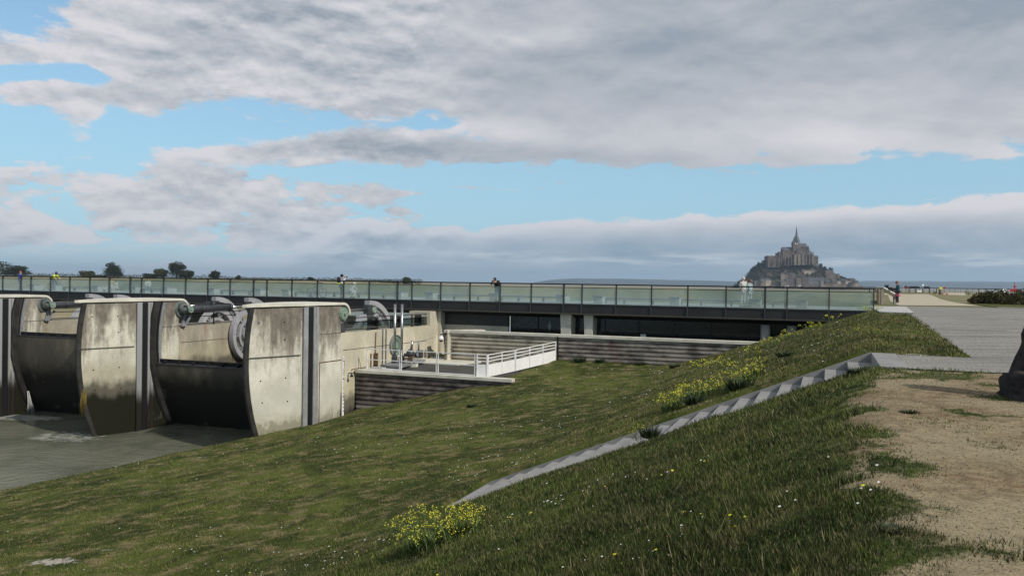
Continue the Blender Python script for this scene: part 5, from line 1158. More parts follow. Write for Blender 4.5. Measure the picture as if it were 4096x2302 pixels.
for x, w_, t_, lab in ((1618, 62, 972, 'tall narrow round tower in the ramparts'), (2144, 150, 1004, 'broad round tower at the right end of the ramparts'), (1045+0, 40, 1040, 'low round bastion near the white vehicles')):
    r_ = thing('rampart_tower', lab, 'tower', mp(x, 1080, YR_), 'round rampart towers'); b = MB(); mcone(b, x, w_, w_*.94, 1105, t_, YR_+2, 20); obj('wall', b, m_st2, r_)
    b = MB(); mcone(b, x, w_*1.04, w_*1.04, t_+8, t_, YR_+2, 20); obj('parapet', b, m_st, r_)
# woodland on the island slopes
vs_ = []; g = random.Random(5)
def veg(zx, zy):
    if zx < 1000 and zy > 690+(780-zx)*.0: return not (zx > 780 and 700 < zy < 760) and not (370 < zx < 890 and zy > 965)
    if 830 < zx < 1560 and 735 < zy < 935: return not (980 < zx < 1230 and zy > 860) and not (1320 < zx < 1530 and 795 < zy < 862)
    if 1540 < zx < 1860 and 700 < zy < 935: return not (1700 < zx and zy > 830)
    return 1880 < zx < 2110 and 880 < zy < 960
cnt = 0
while cnt < 420:
    zx = g.uniform(270, 2110); X = mp(zx, 800).x; yr = g.uniform(-105, 5); z = float(island(np.array([X]), np.array([yr]))[0]); Y = YM+20+yr
    # convert back to the zoom coordinates used for the outline
    d_ = Vector((X, Y, z)); px = CX+F*d_.dot(rt)/d_.dot(fw); py = CY-F*d_.dot(upv)/d_.dot(fw); zy = (py-880)*4.0265
    if not veg((px-2880)*4.025, zy) or z < -4: continue
    r_ = g.uniform(2.2, 4.6); vs_.append(leaves([((X, Y, z+r_*.35), (r_, r_, r_*.85), 1)], 42, .95, cnt)); cnt += 1
tag(leaf_obj('woodland', np.concatenate(vs_), m_leaf), 'dark woodland covering the island slopes below the abbey', 'woodland', kind='stuff')
for k, (zx, zy, w_, h_, lab) in enumerate(((620, 735, 70, 60, 'round tree on the left skyline of the island'), (705, 695, 80, 65, 'tree touching the left end of the abbey'), (1615, 745, 70, 55, 'round tree right below the abbey turret'), (1690, 790, 60, 50, 'second round tree on the right skyline of the island'), (1785, 812, 95, 62, 'broad dark tree on the right shoulder of the island'), (560, 800, 60, 50, 'low tree on the left slope of the island'))):
    p = mp(zx, zy, YM+8); tree('island_tree', lab, (p.x, p.y, p.z-3), w_*.155, h_*.155+3, 40+k, 'trees on the island skyline', n_=500, sz=.8)
for k, (zx, w_, lab) in enumerate(((1055, 12, 'tiny white van nearest the left below the island'), (1098, 30, 'white coach in the middle below the island'), (1282, 42, 'white coach at the right below the island'))):
    t_ = thing('coach', lab, 'coach', mp(zx, 1078, YR_-14), 'white vehicles in front of the island'); b = MB(); mbox(b, zx-w_/2, zx+w_/2, 1052, 1067, YR_-14, 2.4); obj('body', b, m_white, t_, bev=.2)
    b = MB(); mbox(b, zx-w_*.45, zx+w_*.45, 1056, 1060, YR_-14.05, .1); obj('window', b, m_win, t_)
    for s_ in (-.3, .3): c_ = mp(zx+w_*s_, 1068, YR_-14); b = MB(); b.tube([(c_.x, c_.y-.05, c_.z), (c_.x, c_.y+.3, c_.z)], .5, 10); obj('wheel', b, m_black, t_)
# ------------------------------------------------------------------ jetty, bollards, signs on the right
jt = thing('jetty_bridge', 'thin dark jetty footbridge running along the horizon on the right', 'bridge', at_y(3700, 1150, 1000))
ja, jb = at_y(3250, 1148, 1500), at_y(4400, 1160, 700); ja.z = jb.z = 0
b = MB(); b.beam(Vector((ja.x, ja.y, -.25)), Vector((jb.x, jb.y, -.25)), 8, .9); obj('deck', b, m_black, jt)
for k in range(60):
    p = ja.lerp(jb, k/59); b = MB(); b.tube([(p.x, p.y, -9), (p.x, p.y, -.75)], .18, 6); obj('pile', b, m_black, jt)
m_wood = mat('weathered wood post', (.11, .085, .06), .9, var=.3, scale=8)
m_woodg = mat('grey wood post', (.24, .215, .18), .9, var=.2, scale=8)
def bollard(px, py, h, lab, r_=.15): 
    p = at_z(px, py, -1.3); t_ = thing('bollard', lab, 'bollard', p, 'dark wooden bollards along the far road'); b = MB(); b.tube([p, p+Vector((0, 0, h-.12))], r_, 8); obj('shaft', b, m_wood, t_)
    b = MB(); b.tube([p+Vector((0, 0, h-.12)), p+Vector((0, 0, h-.05)), p+Vector((0, 0, h))], [r_, r_*1.15, r_*.8], 8); obj('head', b, m_wood, t_)
bl = {3478: 'just right of the bridge end post', 3503: 'behind the information lectern', 3584: 'under the parked truck bed', 3636: 'right of the woman, first in the row', 3664: 'left of the low white board', 3691: 'under the white square sign', 3718: 'left of the thick yellow-topped post', 3746: 'nearest the left of the thick yellow-topped post', 3915: 'first above the hedge', 3944: 'second above the hedge', 3972: 'third above the hedge, short', 4003: 'left of the white framed sign', 4066: 'last before the dark conifer'}
for px, lb in bl.items(): bollard(px, 1169+(px-3600)*.012, 1.15 if px not in (3972, 4003) else .8, 'dark wooden bollard ' + lb, .14)
for px, lb in ((3736, 'left short stump beside the thick post'), (3742, 'right short stump beside the thick post')): bollard(px, 1175, .45, lb, .13)
p = at_z(3760, 1183, -1.3); t_ = thing('marker_post', 'thick wooden post with a bright yellow square on top', 'post', p)
b = MB(); b.tube([p, p+Vector((0, 0, 1.15))], .19, 10); obj('shaft', b, m_wood, t_)
b = MB(); b.box(p+Vector((0, -.2, 1.28)), (.46, .05, .38)); obj('plate', b, mat('yellow plate', (.62, .58, .05), .5), t_)
def sign(px, py, top, lab, kind_, m, sz):
    p = at_z(px, py, -1.3); zt_ = at_y(px, top, p.y).z; t_ = thing('road_sign', lab, 'sign', p, 'small road signs beyond the path'); b = MB(); b.tube([p, Vector((p.x, p.y, zt_))], .035, 6); obj('post', b, m_steel, t_)
    b = MB(); c_ = Vector((p.x, p.y-.06, zt_))
    if kind_ == 'o': b.tube([c_, c_+Vector((0, -.03, 0))], sz, 18)
    else: b.box(c_, (sz*1.7, .04, sz*2))
    obj('face', b, m, t_); return t_
m_red = mat('red sign paint', (.30, .03, .035), .5); m_redw = mat('orange red plastic', (.50, .10, .04), .5)
sign(3623, 1172, 1148, 'dark red round sign right of the woman', 'o', mat('dark red sign', (.12, .015, .03), .5), .40)
s_ = sign(3691, 1170, 1140, 'white square sign with a green plate below', 'q', m_white, .28)
b = MB(); p = at_z(3690, 1170, -1.3); z_ = at_y(3690, 1152, p.y).z; b.box((p.x, p.y-.08, z_), (.6, .04, .3)); obj('lower_plate', b, mat('green plate', (.06, .22, .17), .5), s_)
sign(3777, 1172, 1151, 'red round sign right of the yellow-topped post', 'o', m_red, .30)
sign(4045, 1178, 1161, 'red round sign above the hedge', 'o', m_red, .42)
t_ = sign(4017, 1178, 1161, 'white framed sign above the hedge', 'q', m_white, .42)
p = at_z(4058, 1178, -1.3); zt_ = at_y(4058, 1130, p.y).z; t_ = thing('red_mast', 'thin red mast with cross pieces left of the dark conifer', 'mast', p)
b = MB(); b.tube([p, Vector((p.x, p.y, zt_))], .10, 6); obj('pole', b, m_red, t_); b = MB(); b.box((p.x, p.y-.1, at_y(4058, 1145, p.y).z), (.7, .06, .35)); b.box((p.x+.1, p.y-.1, at_y(4058, 1160, p.y).z), (1.1, .06, .7)); obj('board', b, m_red, t_)
p = at_z(3678, 1168, -1.3); b = MB(); b.box(p+Vector((0, 0, .3)), (1.35, .08, .42)); tag(obj('white_board', b, m_white, org=p), 'low white board between two wooden bollards', 'board')
for px, py, lab in ((3776, 1183, 'left orange barrier at the foot of the yellow-topped post'), (3796, 1186, 'right orange barrier by the beige road')):
    p = at_z(px, py, -1.3); t_ = thing('road_barrier', lab, 'barrier', p, 'orange and white road barriers'); b = MB(); b.box(p+Vector((0, 0, .28)), (.55, .3, .42)); obj('body', b, m_redw, t_, bev=.04)
    b = MB(); b.box(p+Vector((0, -.16, .36)), (.5, .03, .1)); obj('stripe', b, m_white, t_)
p = at_z(3834, 1184, -1.3); t_ = thing('traffic_cone', 'small orange and white cone on the beige road', 'traffic cone', p); b = MB(); b.tube([p, p+Vector((0, 0, .5))], [.16, .04], 10); obj('cone', b, m_redw, t_); b = MB(); b.tube([p+Vector((0, 0, .2)), p+Vector((0, 0, .32))], [.125, .09], 10); obj('band', b, m_white, t_)
# parked truck
p = at_z(3556, 1169, -1.3); t_ = thing('parked_truck', 'dark open-bed truck with upright cab behind the woman', 'truck', p); e1 = Vector((.94, -.34, 0)); e2 = Vector((.34, .94, 0)); O = p+e2*1.2
b = MB(); b.box(O+Vector((0, 0, .75)), (3.6, 1.7, .45), e1, e2); b.box(O+e1*.85+Vector((0, 0, 1.12)), (1.9, 1.7, .35), e1, e2); b.box(O+e1*-1.45+Vector((0, 0, 1.02)), (.7, 1.6, .35), e1, e2); obj('body', b, m_black, t_, bev=.04)
cb_ = MB(); 
for s_ in (-.75, .75):
    cb_.beam(O+e1*-1.15+e2*s_+Vector((0, 0, 1.1)), O+e1*-.85+e2*s_+Vector((0, 0, 1.85)), .09, .09); cb_.beam(O+e1*-.1+e2*s_+Vector((0, 0, .95)), O+e1*-.15+e2*s_+Vector((0, 0, 1.85)), .12, .12); cb_.beam(O+e1*-.85+e2*s_+Vector((0, 0, 1.85)), O+e1*-.12+e2*s_+Vector((0, 0, 1.87)), .09, .09)
cb_.box(O+e1*-.48+Vector((0, 0, 1.89)), (.85, 1.6, .07), e1, e2); cb_.beam(O+e1*-.05+Vector((0, 0, 1.1)), O+e1*0+Vector((0, 0, 2.05)), .05, .05); obj('cab', cb_, m_dark, t_)
b = MB(); b.box(O+e1*-.5+Vector((0, 0, 1.45)), (.62, 1.55, .62), e1, e2); obj('window', b, m_glassd, t_)
for sx_ in (-1.25, 1.1):
    for sy_ in (-.8, .8): w0 = O+e1*sx_+e2*sy_+Vector((0, 0, .36)); b = MB(); b.tube([w0-e2*.12, w0+e2*.12], .38, 16); wq = obj('wheel', b, m_black, t_); b = MB(); b.tube([w0-e2*.14, w0+e2*.14], .18, 12); obj('rim', b, m_steel, wq)
for px, w_, lab in ((3660, 26, 'far dark parked row of vehicles behind the round sign'), (3708, 16, 'far dark vehicle beside the white square sign')):
    p = at_y(px, 1150, 420); t_ = thing('distant_vehicle', lab, 'vehicle', (p.x, p.y, -.9), 'dark vehicles far off on the jetty road'); b = MB(); W_ = w_*420/3200*1.6; b.prism([Vector((p.x+W_*x-W_/2, p.y, z)) for x, z in ((0, -.5), (1, -.5), (1, .2), (.85, .75), (.15, .75), (0, .2))], Vector((0, 2, 0))); obj('body', b, m_black, t_)
    b = MB(); b.prism([Vector((p.x+W_*x-W_/2, p.y-.05, z)) for x, z in ((.2, .25), (.8, .25), (.76, .6), (.24, .6))], Vector((0, .05, 0))); obj('window', b, m_glassd, t_)
# hedge, conifer, verge
def hedge(name, lab, pts, n_, sz, m, cat):
    co = leaves(pts, n_, sz, 77); return tag(leaf_obj(name, co, m), lab, cat)
hp = [at_z(px, py, -1.3) for px, py in ((3930, 1217), (3965, 1217), (4000, 1219), (4070, 1221), (4150, 1222), (4240, 1222))]
L = []
for k, p in enumerate(hp):
    for j in range(3): L.append(((p.x*(1+(1.2+j*1.3)/p.y)+random.uniform(-.4, .4), p.y+1.2+j*1.3, -1.3+.30), (1.0, .9, .55+.12*min(k, 2)), .06))
hedge('hedge', 'low wide brown green hedge beside the gravel path', L, 13000, .075, m_hedge, 'hedge')
p = at_z(4112, 1205, -1.3); root = thing('conifer', 'black green conifer cut off by the right frame edge', 'tree', p); LL = [((0, 0, .6+.28*k), (.62-.07*k, .62-.07*k, .3), .15) for k in range(7)]
leaf_obj('crown', leaves(LL, 2200, .07, 9), m_needle, root); b = MB(); b.tube([p, p+Vector((0, 0, 2.3))], [.09, .02], 8); obj('trunk', b, m_bark, root)
b = MB(); vg = [uv(at_z(px, py, -1.28)) for px, py in ((3865, 1212), (4300, 1218), (4300, 1237), (4080, 1234), (3960, 1226))]
b.add([W(q[0], q[1], -1.262) for q in vg], [tuple(range(5))[::-1]]); tag(obj('verge', b, m_ground), kind='structure')
b = MB(); b.beam(at_z(3990, 1229.5, -1.24), at_z(4300, 1239, -1.24), .14, .06); tag(obj('kerb', b, m_cap, org=at_z(4100, 1233, -1.24)), 'thin pale kerb edge along the hedge verge', 'kerb')
p = at_z(3871, 1184, -1.3); tree('flowering_shrub', 'small pale flowering shrub at the left end of the hedge', p, 1.3, 1.1, 61, m=mat('pale shrub leaves', (.30, .33, .22), .8, var=.5, scale=4), n_=500, sz=.05, cat='shrub')
# information lectern and timber posts
le = thing('information_lectern', 'slanted white information board on two wooden posts', 'information board', at_z(3550, 1218, -1.28))
pa, pb_ = at_z(3527, 1217, -1.28), at_z(3578, 1216, -1.28)
pb_ = Vector((pb_.x, pb_.y, pb_.z)); za = at_y(3520, 1149, pa.y).z; zb = at_y(3582, 1183, pb_.y).z
for p, zz in ((pa, za), (pb_, zb)): b = MB(); b.box(Vector((p.x, p.y, (p.z+zz)/2-.01)), (.17, .17, zz-p.z-.04)); obj('post', b, m_woodg, le)
b = MB(); a_ = Vector((pa.x-.15, pa.y, za+.02)); c_ = Vector((pb_.x+.12, pb_.y, zb-.02)); dv = (c_-a_).normalized(); b.beam(a_, c_, .55, .06); obj('panel', b, m_white, le)
b = MB(); p = at_z(3511, 1217, -1.28); b.box(p+Vector((0, 0, .62)), (.13, .13, 1.24)); tag(obj('timber_post', b, m_wood, org=p), 'brown timber post between the bridge end and the lectern', 'post')
b = MB(); p = at_z(3499, 1214, -1.28); b.box(p+Vector((0, 0, .12)), (.5, .35, .24)); tag(obj('floor_box', b, m_black, org=p), 'low dark box at the foot of the timber post', 'box')
# rough stone at the right edge
def rock(name, c, s, seed, m, parent, tilt=(0, 0, 0), sub_=4):
    bm = bmesh.new(); bmesh.ops.create_cube(bm, size=1); bmesh.ops.subdivide_edges(bm, edges=bm.edges, cuts=11, use_grid_fill=True)
    for v_ in bm.verts:
        q = v_.co.copy(); n_ = q.normalized()*.62; q = q.lerp(n_, .28)
        d = .13*mnoise.noise(q*3.1+Vector((seed, 0, 0)))+.085*mnoise.noise(q*8+Vector((seed, 2, 0)))+.045*mnoise.noise(q*19); q += q.normalized()*d
        q.x *= s[0]; q.y *= s[1]; q.z *= s[2]; q.x += tilt[0]*(q.z/s[2]+.5); q.y += tilt[1]*(q.z/s[2]+.5); v_.co = q+Vector(c)
    mb = MB(); mb.add([v_.co for v_ in bm.verts], [[x.index for x in f.verts] for f in bm.faces], True); bm.free(); return obj(name, mb, m, parent)
m_rock = mat('dark lichen stone', (.024, .020, .019), .95, var=.5, scale=7, bump=.9, bscale=16)
rs = at_z(4142, 1624, -1.6); mo = thing('standing_stone', 'dark rough standing stone on a block base, cut off by the right edge', 'standing stone', rs)
rock('base', rs+Vector((.10, .10, .17)), (.72, .62, .56), 1, m_rock, mo); rock('block', rs+Vector((-.10, -.02, .08)), (.40, .5, .34), 5, m_rock, mo); rock('shaft', rs+Vector((-.01, .15, .86)), (.42, .42, 1.28), 3, m_rock, mo, (.40, 0, 0))
# ------------------------------------------------------------------ wild mustard clumps and dark tufts
m_stem = mat('mustard stems', (.085, .125, .03), .7, var=.3, scale=6); m_yel = mat('mustard flowers', (.60, .57, .05), .6, var=.2, scale=30); m_tuft = mat('dark weed leaves', (.020, .036, .010), .7, var=.35, scale=9)
def mustard(px, py, h, rad, n_, label, seed, lean=0, leafy=True, grp='yellow wild mustard clumps'):
    n_ = int(n_*(.55 if py < 1420 else (.8 if py < 1900 else 1.4))); p = ground_hit(px, py); g = random.Random(seed); root = thing('wild_mustard', label, 'flowering plant', p, grp); r0 = p.length
    sb = MB(); fl = MB(); tw = max(.003, .00022*r0); fs = max(.0095, .00064*r0)*(.7 if py < 1420 else 1)
    for k in range(n_):
        a = g.uniform(0, 6.28); q = rad*math.sqrt(g.random()); hh = h*g.uniform(.45, 1.1)*(1-.25*q/rad)
        u_, v_ = uv(p); b0 = Vector((p.x+math.cos(a)*q*.35, p.y+math.sin(a)*q*.35, 0)); ub_, vb_ = uv(b0); b0.z = float(Hs(np.array([ub_]), np.array([vb_]), False)[0])-.02
        tp_ = Vector((p.x+math.cos(a)*q+lean*hh, p.y+math.sin(a)*q, b0.z+hh)); md = b0.lerp(tp_, .5)+Vector((0, 0, hh*.10)); sb.tube([b0, md, tp_], [tw, tw*.8, tw*.5], 4, caps=False)
        for j in range(g.randint(1, 3)):
            c_ = tp_+Vector((g.uniform(-1, 1), g.uniform(-1, 1), g.uniform(-.9, .6)))*h*.09; sb.tube([md.lerp(tp_, g.uniform(.3, .9)), c_], [tw*.6, tw*.4], 3, caps=False)
            for m_ in range(g.randint(2, 5)):
                o = c_+Vector((g.uniform(-1, 1), g.uniform(-1, 1), g.uniform(-.6, .6)))*fs*3.2; n1 = Vector((g.uniform(-1, 1), g.uniform(-1, 1), g.uniform(-.2, 1))).normalized(); x_ = n1.orthogonal().normalized()*fs; y_ = n1.cross(x_)
                fl.add([o-x_, o-y_, o+x_, o+y_], [(0, 1, 2, 3)])
    obj('stems', sb, m_stem, root); o_ = obj('flowers', fl, m_yel, root); o_['kind'] = 'stuff'
    if leafy:
        co = []
        for k in range(int(n_*4)):
            a = g.uniform(0, 6.28); q = rad*.7*math.sqrt(g.random()); bx, by = p.x+math.cos(a)*q, p.y+math.sin(a)*q; ub_ = bx*U.x+by*U.y; vb_ = bx*V.x+by*V.y
            co.append((bx, by, float(Hs(np.array([ub_]), np.array([vb_]), False)[0])))
        lb = MB()
        for c_ in co:
            c_ = Vector(c_); a = g.uniform(0, 6.28); l_ = h*g.uniform(.15, .45); d_ = Vector((math.cos(a), math.sin(a), 0)); t_ = c_+d_*l_*.7+Vector((0, 0, l_)); w_ = d_.cross(Vector((0, 0, 1)))*l_*.055; mdp = c_.lerp(t_, .55)+Vector((0, 0, l_*.1)); lb.add([c_, mdp-w_, t_, mdp+w_], [(0, 1, 2, 3)])
        lo = obj('leaves', lb, m_stem, root); lo['kind'] = 'stuff'
    return root
mustard(1735, 2185, .62, .62, 110, 'largest yellow mustard clump, at the front left of the stairs', 1, -.12)
mustard(1860, 2140, .55, .30, 40, 'tall sparse mustard stems at the right side of the largest clump', 2)
for i, (px, py, h, rd, n_, lb) in enumerate(((2690, 1640, .62, .45, 60, 'leftmost bright yellow clump beyond the stairs'), (2770, 1600, .62, .5, 65, 'second yellow clump beyond the stairs'), (2855, 1580, .55, .4, 34, 'thinner yellow clump in the middle of the row beyond the stairs'), (2930, 1560, .72, .45, 50, 'yellow clump above the dark tuft beyond the stairs'), (3000, 1530, .75, .35, 40, 'rightmost yellow clump of the row beyond the stairs'),
    (2560, 1755, .40, .22, 16, 'small mustard plant growing over the lower steps'), (3085, 1385, .55, .5, 34, 'mustard at the right end of the retaining wall coping'), (3165, 1352, .5, .5, 34, 'mustard on the slope crest below the round columns'), (3245, 1318, .45, .6, 40, 'mustard on the slope crest under the bridge girder'), (3330, 1285, .45, .5, 22, 'mustard on the slope crest right of the round columns'),
    (3430, 1252, .42, .7, 36, 'low mustard in front of the last glass bay'), (3490, 1247, .38, .5, 26, 'mustard at the foot of the bridge end post'), (2800, 1478, .55, .5, 24, 'mustard at the foot of the retaining wall, right'), (2880, 1470, .5, .4, 20, 'mustard where the slope meets the retaining wall'),
    (3010, 1420, .4, .5, 14, 'sparse mustard on the slope left of the wall end'), (3420, 1330, .22, .6, 14, 'low yellow flowers on the slope under the bridge end'), (3480, 1325, .2, .5, 10, 'low yellow flowers near the top of the slope'))):
    mustard(px, py, h, rd, n_, lb, 10+i, leafy=i < 8)
def tuft(px, py, r_, h, n_, label, seed, m=None):
    p = ground_hit(px, py); g = random.Random(seed); b = MB()
    for k in range(n_):
        a = g.uniform(0, 6.28); q = r_*math.sqrt(g.random()); o = p+Vector((math.cos(a)*q*.6, math.sin(a)*q*.6, -.02)); l_ = h*g.uniform(.5, 1.2); t_ = o+Vector((math.cos(a)*l_*.6, math.sin(a)*l_*.6, l_)); w_ = Vector((-math.sin(a), math.cos(a), 0))*(.006+.0009*p.length); b.add([o-w_, o+w_, t_], [(0, 1, 2)])
    tag(obj('weed_tuft', b, m or m_tuft, org=p), label, 'weed', 'leafy weed tufts on the slope')
tf = [(2960, 1560, .5, .32, 260, 'dark leafy tuft below the yellow row beyond the stairs'), (2780, 1615, .4, .25, 160, 'second dark tuft under the yellow row'), (3145, 1425, .55, .2, 160, 'dark tuft high on the slope below the wall end'), (2600, 1745, .3, .25, 160, 'green tuft growing over the lower steps'), (2320, 1448, .5, .3, 200, 'dark tuft against the retaining wall beside the fence end'), (2400, 1450, .4, .25, 160, 'second dark tuft against the retaining wall'), (2560, 1460, .5, .2, 160, 'weeds against the retaining wall, middle'), (2700, 1470, .5, .2, 160, 'weeds against the retaining wall, right'),
      (3020, 1510, .3, .3, 120, 'tall weeds right of the yellow row'), (1888, 1625, .35, .12, 160, 'dark tuft in the lawn below the fence'), (3430, 1495, .25, .14, 160, 'weeds overgrowing the upper steps'), (3640, 1650, .18, .05, 200, 'grass tuft in the middle of the bare earth'), (3590, 2120, .20, .045, 240, 'dense grass patch low on the bare earth')]
for i, q in enumerate(tf): tuft(*q, 100+i)
# ------------------------------------------------------------------ people
def skin(name, V_, E_, m, parent, sub_=1):
    """V_: {key: ((x,y,z), radius)}; first key is the root"""
    ks = list(V_); me = bpy.data.meshes.new(name); me.from_pydata([V_[k][0] for k in ks], [(ks.index(a), ks.index(b)) for a, b in E_], []); me.materials.append(m)
    o = bpy.data.objects.new(name, me); link(o, parent); md = o.modifiers.new('skin', 'SKIN'); md.use_smooth_shade = True
    if not me.skin_vertices: return o
    for i, k in enumerate(ks):
        r = V_[k][1]; me.skin_vertices[0].data[i].radius = (r, r) if not isinstance(r, tuple) else r
    me.skin_vertices[0].data[0].use_root = True
    sb = o.modifiers.new('sub', 'SUBSURF'); sb.levels = sub_; sb.render_levels = sub_; return o
def chain(*k): return [(k[i], k[i+1]) for i in range(len(k)-1)]
m_skin = mat('skin', (.52, .33, .25), .6, var=.06)
def limb(a, b, t): return tuple(a[i]*(1-t)+b[i]*t for i in range(3))
def person(label, pos, yaw, J, top, legs, hair, shoes, H=1.7, coat=None, hairy=1.0, hand_skin=True, sleeves=True, skirt=None):
    """J overrides joint positions, given for a 1.7 m figure; x right, y facing"""
    D = dict(pelvis=(0, 0, .95), waist=(0, .0, 1.08), chest=(0, .0, 1.28), neck=(0, .01, 1.46), chin=(0, .03, 1.53), head=(0, .02, 1.61), crown=(0, .01, 1.67), nose=(0, .115, 1.60),
             shL=(-.17, 0, 1.41), elL=(-.22, -.02, 1.13), wrL=(-.21, .08, .88), shR=(.17, 0, 1.41), elR=(.22, -.02, 1.13), wrR=(.21, .08, .88),
             hipL=(-.09, 0, .90), knL=(-.10, .02, .49), anL=(-.10, -.01, .09), toL=(-.11, .14, .04), hipR=(.09, 0, .90), knR=(.10, .02, .49), anR=(.10, -.01, .09), toR=(.11, .14, .04))
    D.update(J); root = thing('person', label, 'person', pos); root.rotation_euler = (0, 0, yaw); s_ = H/1.7; root.scale = (s_, s_, s_)
    rad = dict(pelvis=.13, waist=.12, chest=.14, neck=.055, chin=.065, head=.092, crown=.06, nose=.018, shL=.06, elL=.042, wrL=.028, shR=.06, elR=.042, wrR=.028, hipL=.085, knL=.055, anL=.036, toL=.03, hipR=.085, knR=.055, anR=.036, toR=.03)
    V_ = {k: (D[k], rad[k]) for k in rad}; E_ = chain('pelvis', 'waist', 'chest', 'neck', 'chin', 'head', 'crown')+[('head', 'nose')]+chain('chest', 'shL', 'elL', 'wrL')+chain('chest', 'shR', 'elR', 'wrR')+chain('pelvis', 'hipL', 'knL', 'anL', 'toL')+chain('pelvis', 'hipR', 'knR', 'anR', 'toR')
    for S in 'LR':
        w_, e_ = Vector(D['wr'+S]), Vector(D['el'+S]); d = (w_-e_).normalized(); sd = d.cross(Vector((0, 1, .3))).normalized(); pl_ = w_+d*.075; V_['pa'+S] = (tuple(pl_), (.036, .018)); E_.append(('wr'+S, 'pa'+S)); inn = 1 if S == 'L' else -1
        for q, (o_, l_) in enumerate(((-.03, .062), (-.01, .072), (.01, .066), (.029, .052))):
            a = pl_+sd*o_+d*.02; b_ = a+d*l_*.55+Vector((0, .012, 0)); c_ = b_+d*l_*.35+Vector((0, .02, 0)); kk = S+str(q); V_['fa'+kk] = (tuple(a), .009); V_['fb'+kk] = (tuple(b_), .009); V_['fc'+kk] = (tuple(c_), .008); E_ += [('pa'+S, 'fa'+kk), ('fa'+kk, 'fb'+kk), ('fb'+kk, 'fc'+kk)]
        a = w_+d*.03+sd*.035*inn+Vector((0, .02, 0)); b_ = a+d*.035+sd*.015*inn+Vector((0, .015, 0)); V_['ta'+S] = (tuple(a), .011); V_['tb'+S] = (tuple(b_), .010); E_ += [('wr'+S, 'ta'+S), ('ta'+S, 'tb'+S)]
    skin('body', V_, E_, m_skin, root)
    L = D; tv = {'waist': (L['waist'], .155), 'hem': (limb(L['pelvis'], L['waist'], -.05 if not coat else -.9), .17 if not coat else .19), 'chest': (L['chest'], .17), 'neck': (limb(L['chest'], L['neck'], .8), .085), 'shL': (L['shL'], .085), 'elL': (L['elL'], .062), 'wL': (limb(L['elL'], L['wrL'], .9), .045), 'shR': (L['shR'], .085), 'elR': (L['elR'], .062), 'wR': (limb(L['elR'], L['wrR'], .9), .045)}
    skin('jacket', tv, [('waist', 'hem'), ('waist', 'chest'), ('chest', 'neck')]+chain('chest', 'shL', 'elL', 'wL')+chain('chest', 'shR', 'elR', 'wR'), top, root)
    lv = {'pelvis': (L['pelvis'], .15)}; le_ = []
    for S in 'LR':
        lv['hip'+S] = (L['hip'+S], .11); lv['kn'+S] = (L['kn'+S], .075); lv['an'+S] = (limb(L['kn'+S], L['an'+S], .88), .055); le_ += chain('pelvis', 'hip'+S, 'kn'+S, 'an'+S)
    skin('trousers', lv, le_, legs, root)
    if skirt: b = MB(); c_ = Vector(L['pelvis']); b.tube([c_+Vector((0, 0, -.06)), c_+Vector((0, 0, -.18)), c_+Vector((0, 0, -.34))], [.15, .17, .20], 16); o = obj_local('skirt', b, skirt, root)
    b = MB(); hd = Vector(L['head']); b.ell(hd+Vector((0, -.022, .022)), (.098*hairy, .108*hairy, .112*hairy), 14, 9); obj_local('hair', b, hair, root)
    for S in 'LR':
        b = MB(); an, to = Vector(L['an'+S]), Vector(L['to'+S]); b.tube([an+Vector((0, -.05, -.045)), an+Vector((0, .02, -.04)), to+Vector((0, 0, -.005)), to+Vector((0, .05, -.012))], [.045, .052, .046, .03], 10); obj_local('shoe', b, shoes, root)
    return root
def obj_local(name, mb, m, parent):
    me = bpy.data.meshes.new(name); me.from_pydata([tuple(p) for p in mb.v], [], mb.f); me.polygons.foreach_set('use_smooth', mb.smooth); me.materials.append(m); return link(bpy.data.objects.new(name, me), parent)
def yaw_to(dirv): return math.atan2(-dirv.x, dirv.y)
c_teal = mat('teal jacket', (.015, .075, .10), .8); c_pink = mat('pink tunic', (.62, .16, .24), .8); c_blk = mat('black cloth', (.012, .012, .015), .85); c_grey = mat('pale grey jacket', (.50, .47, .52), .8); c_hiv = mat('yellow safety cloth', (.55, .70, .03), .7)
c_jean = mat('faded blue jeans', (.10, .14, .19), .85); c_wht = mat('off white cloth', (.42, .42, .39), .85); c_pale = mat('pale blue cloth', (.28, .36, .38), .85); c_blu = mat('blue cloth', (.02, .05, .28), .8)
h_brn = mat('brown hair', (.12, .065, .03), .8); h_blk = mat('black hair', (.012, .010, .010), .7); h_gry = mat('white grey hair', (.60, .52, .46), .8); h_bln = mat('dark blond hair', (.20, .12, .06), .8)
p = at_z(3590, 1218, -1.28)
person('woman in teal jacket and pink tunic looking down beside the information board', p, R(78), dict(head=(0, .07, 1.59), crown=(0, .07, 1.66), nose=(0, .15, 1.53), chin=(0, .08, 1.50), elL=(-.21, .02, 1.15), wrL=(-.12, .20, 1.20), elR=(.21, .02, 1.15), wrR=(.10, .22, 1.22), anL=(-.06, -.04, .09), anR=(.07, .05, .09)), c_teal, mat('dark grey leggings', (.035, .035, .045), .8), h_bln, c_wht, 1.74, coat=True, hairy=1.12, skirt=c_pink)
DV = VB+1.0
def on_deck(px, dv=1.0): q = at_v(px, 1190, VB+dv); return Vector((q.x, q.y, ZD-.02))
ph = on_deck(1365, .75)
person('photographer in pale jacket with a dark backpack raising a camera above the handrail', ph, R(-62), dict(head=(0, .05, 1.60), elL=(-.26, .14, 1.26), wrL=(-.08, .26, 1.50), elR=(.26, .14, 1.26), wrR=(.08, .26, 1.50)), c_grey, mat('dark green trousers', (.025, .04, .035), .85), h_blk, c_blk, 1.68, hairy=1.15)
q = ph+Vector((-.17, -.08, 1.28)); b = MB(); b.ell(q, (.14, .16, .25), 12, 8); tag(obj('backpack', b, c_blk, org=q), 'dark backpack worn by the photographer in the pale jacket', 'backpack')
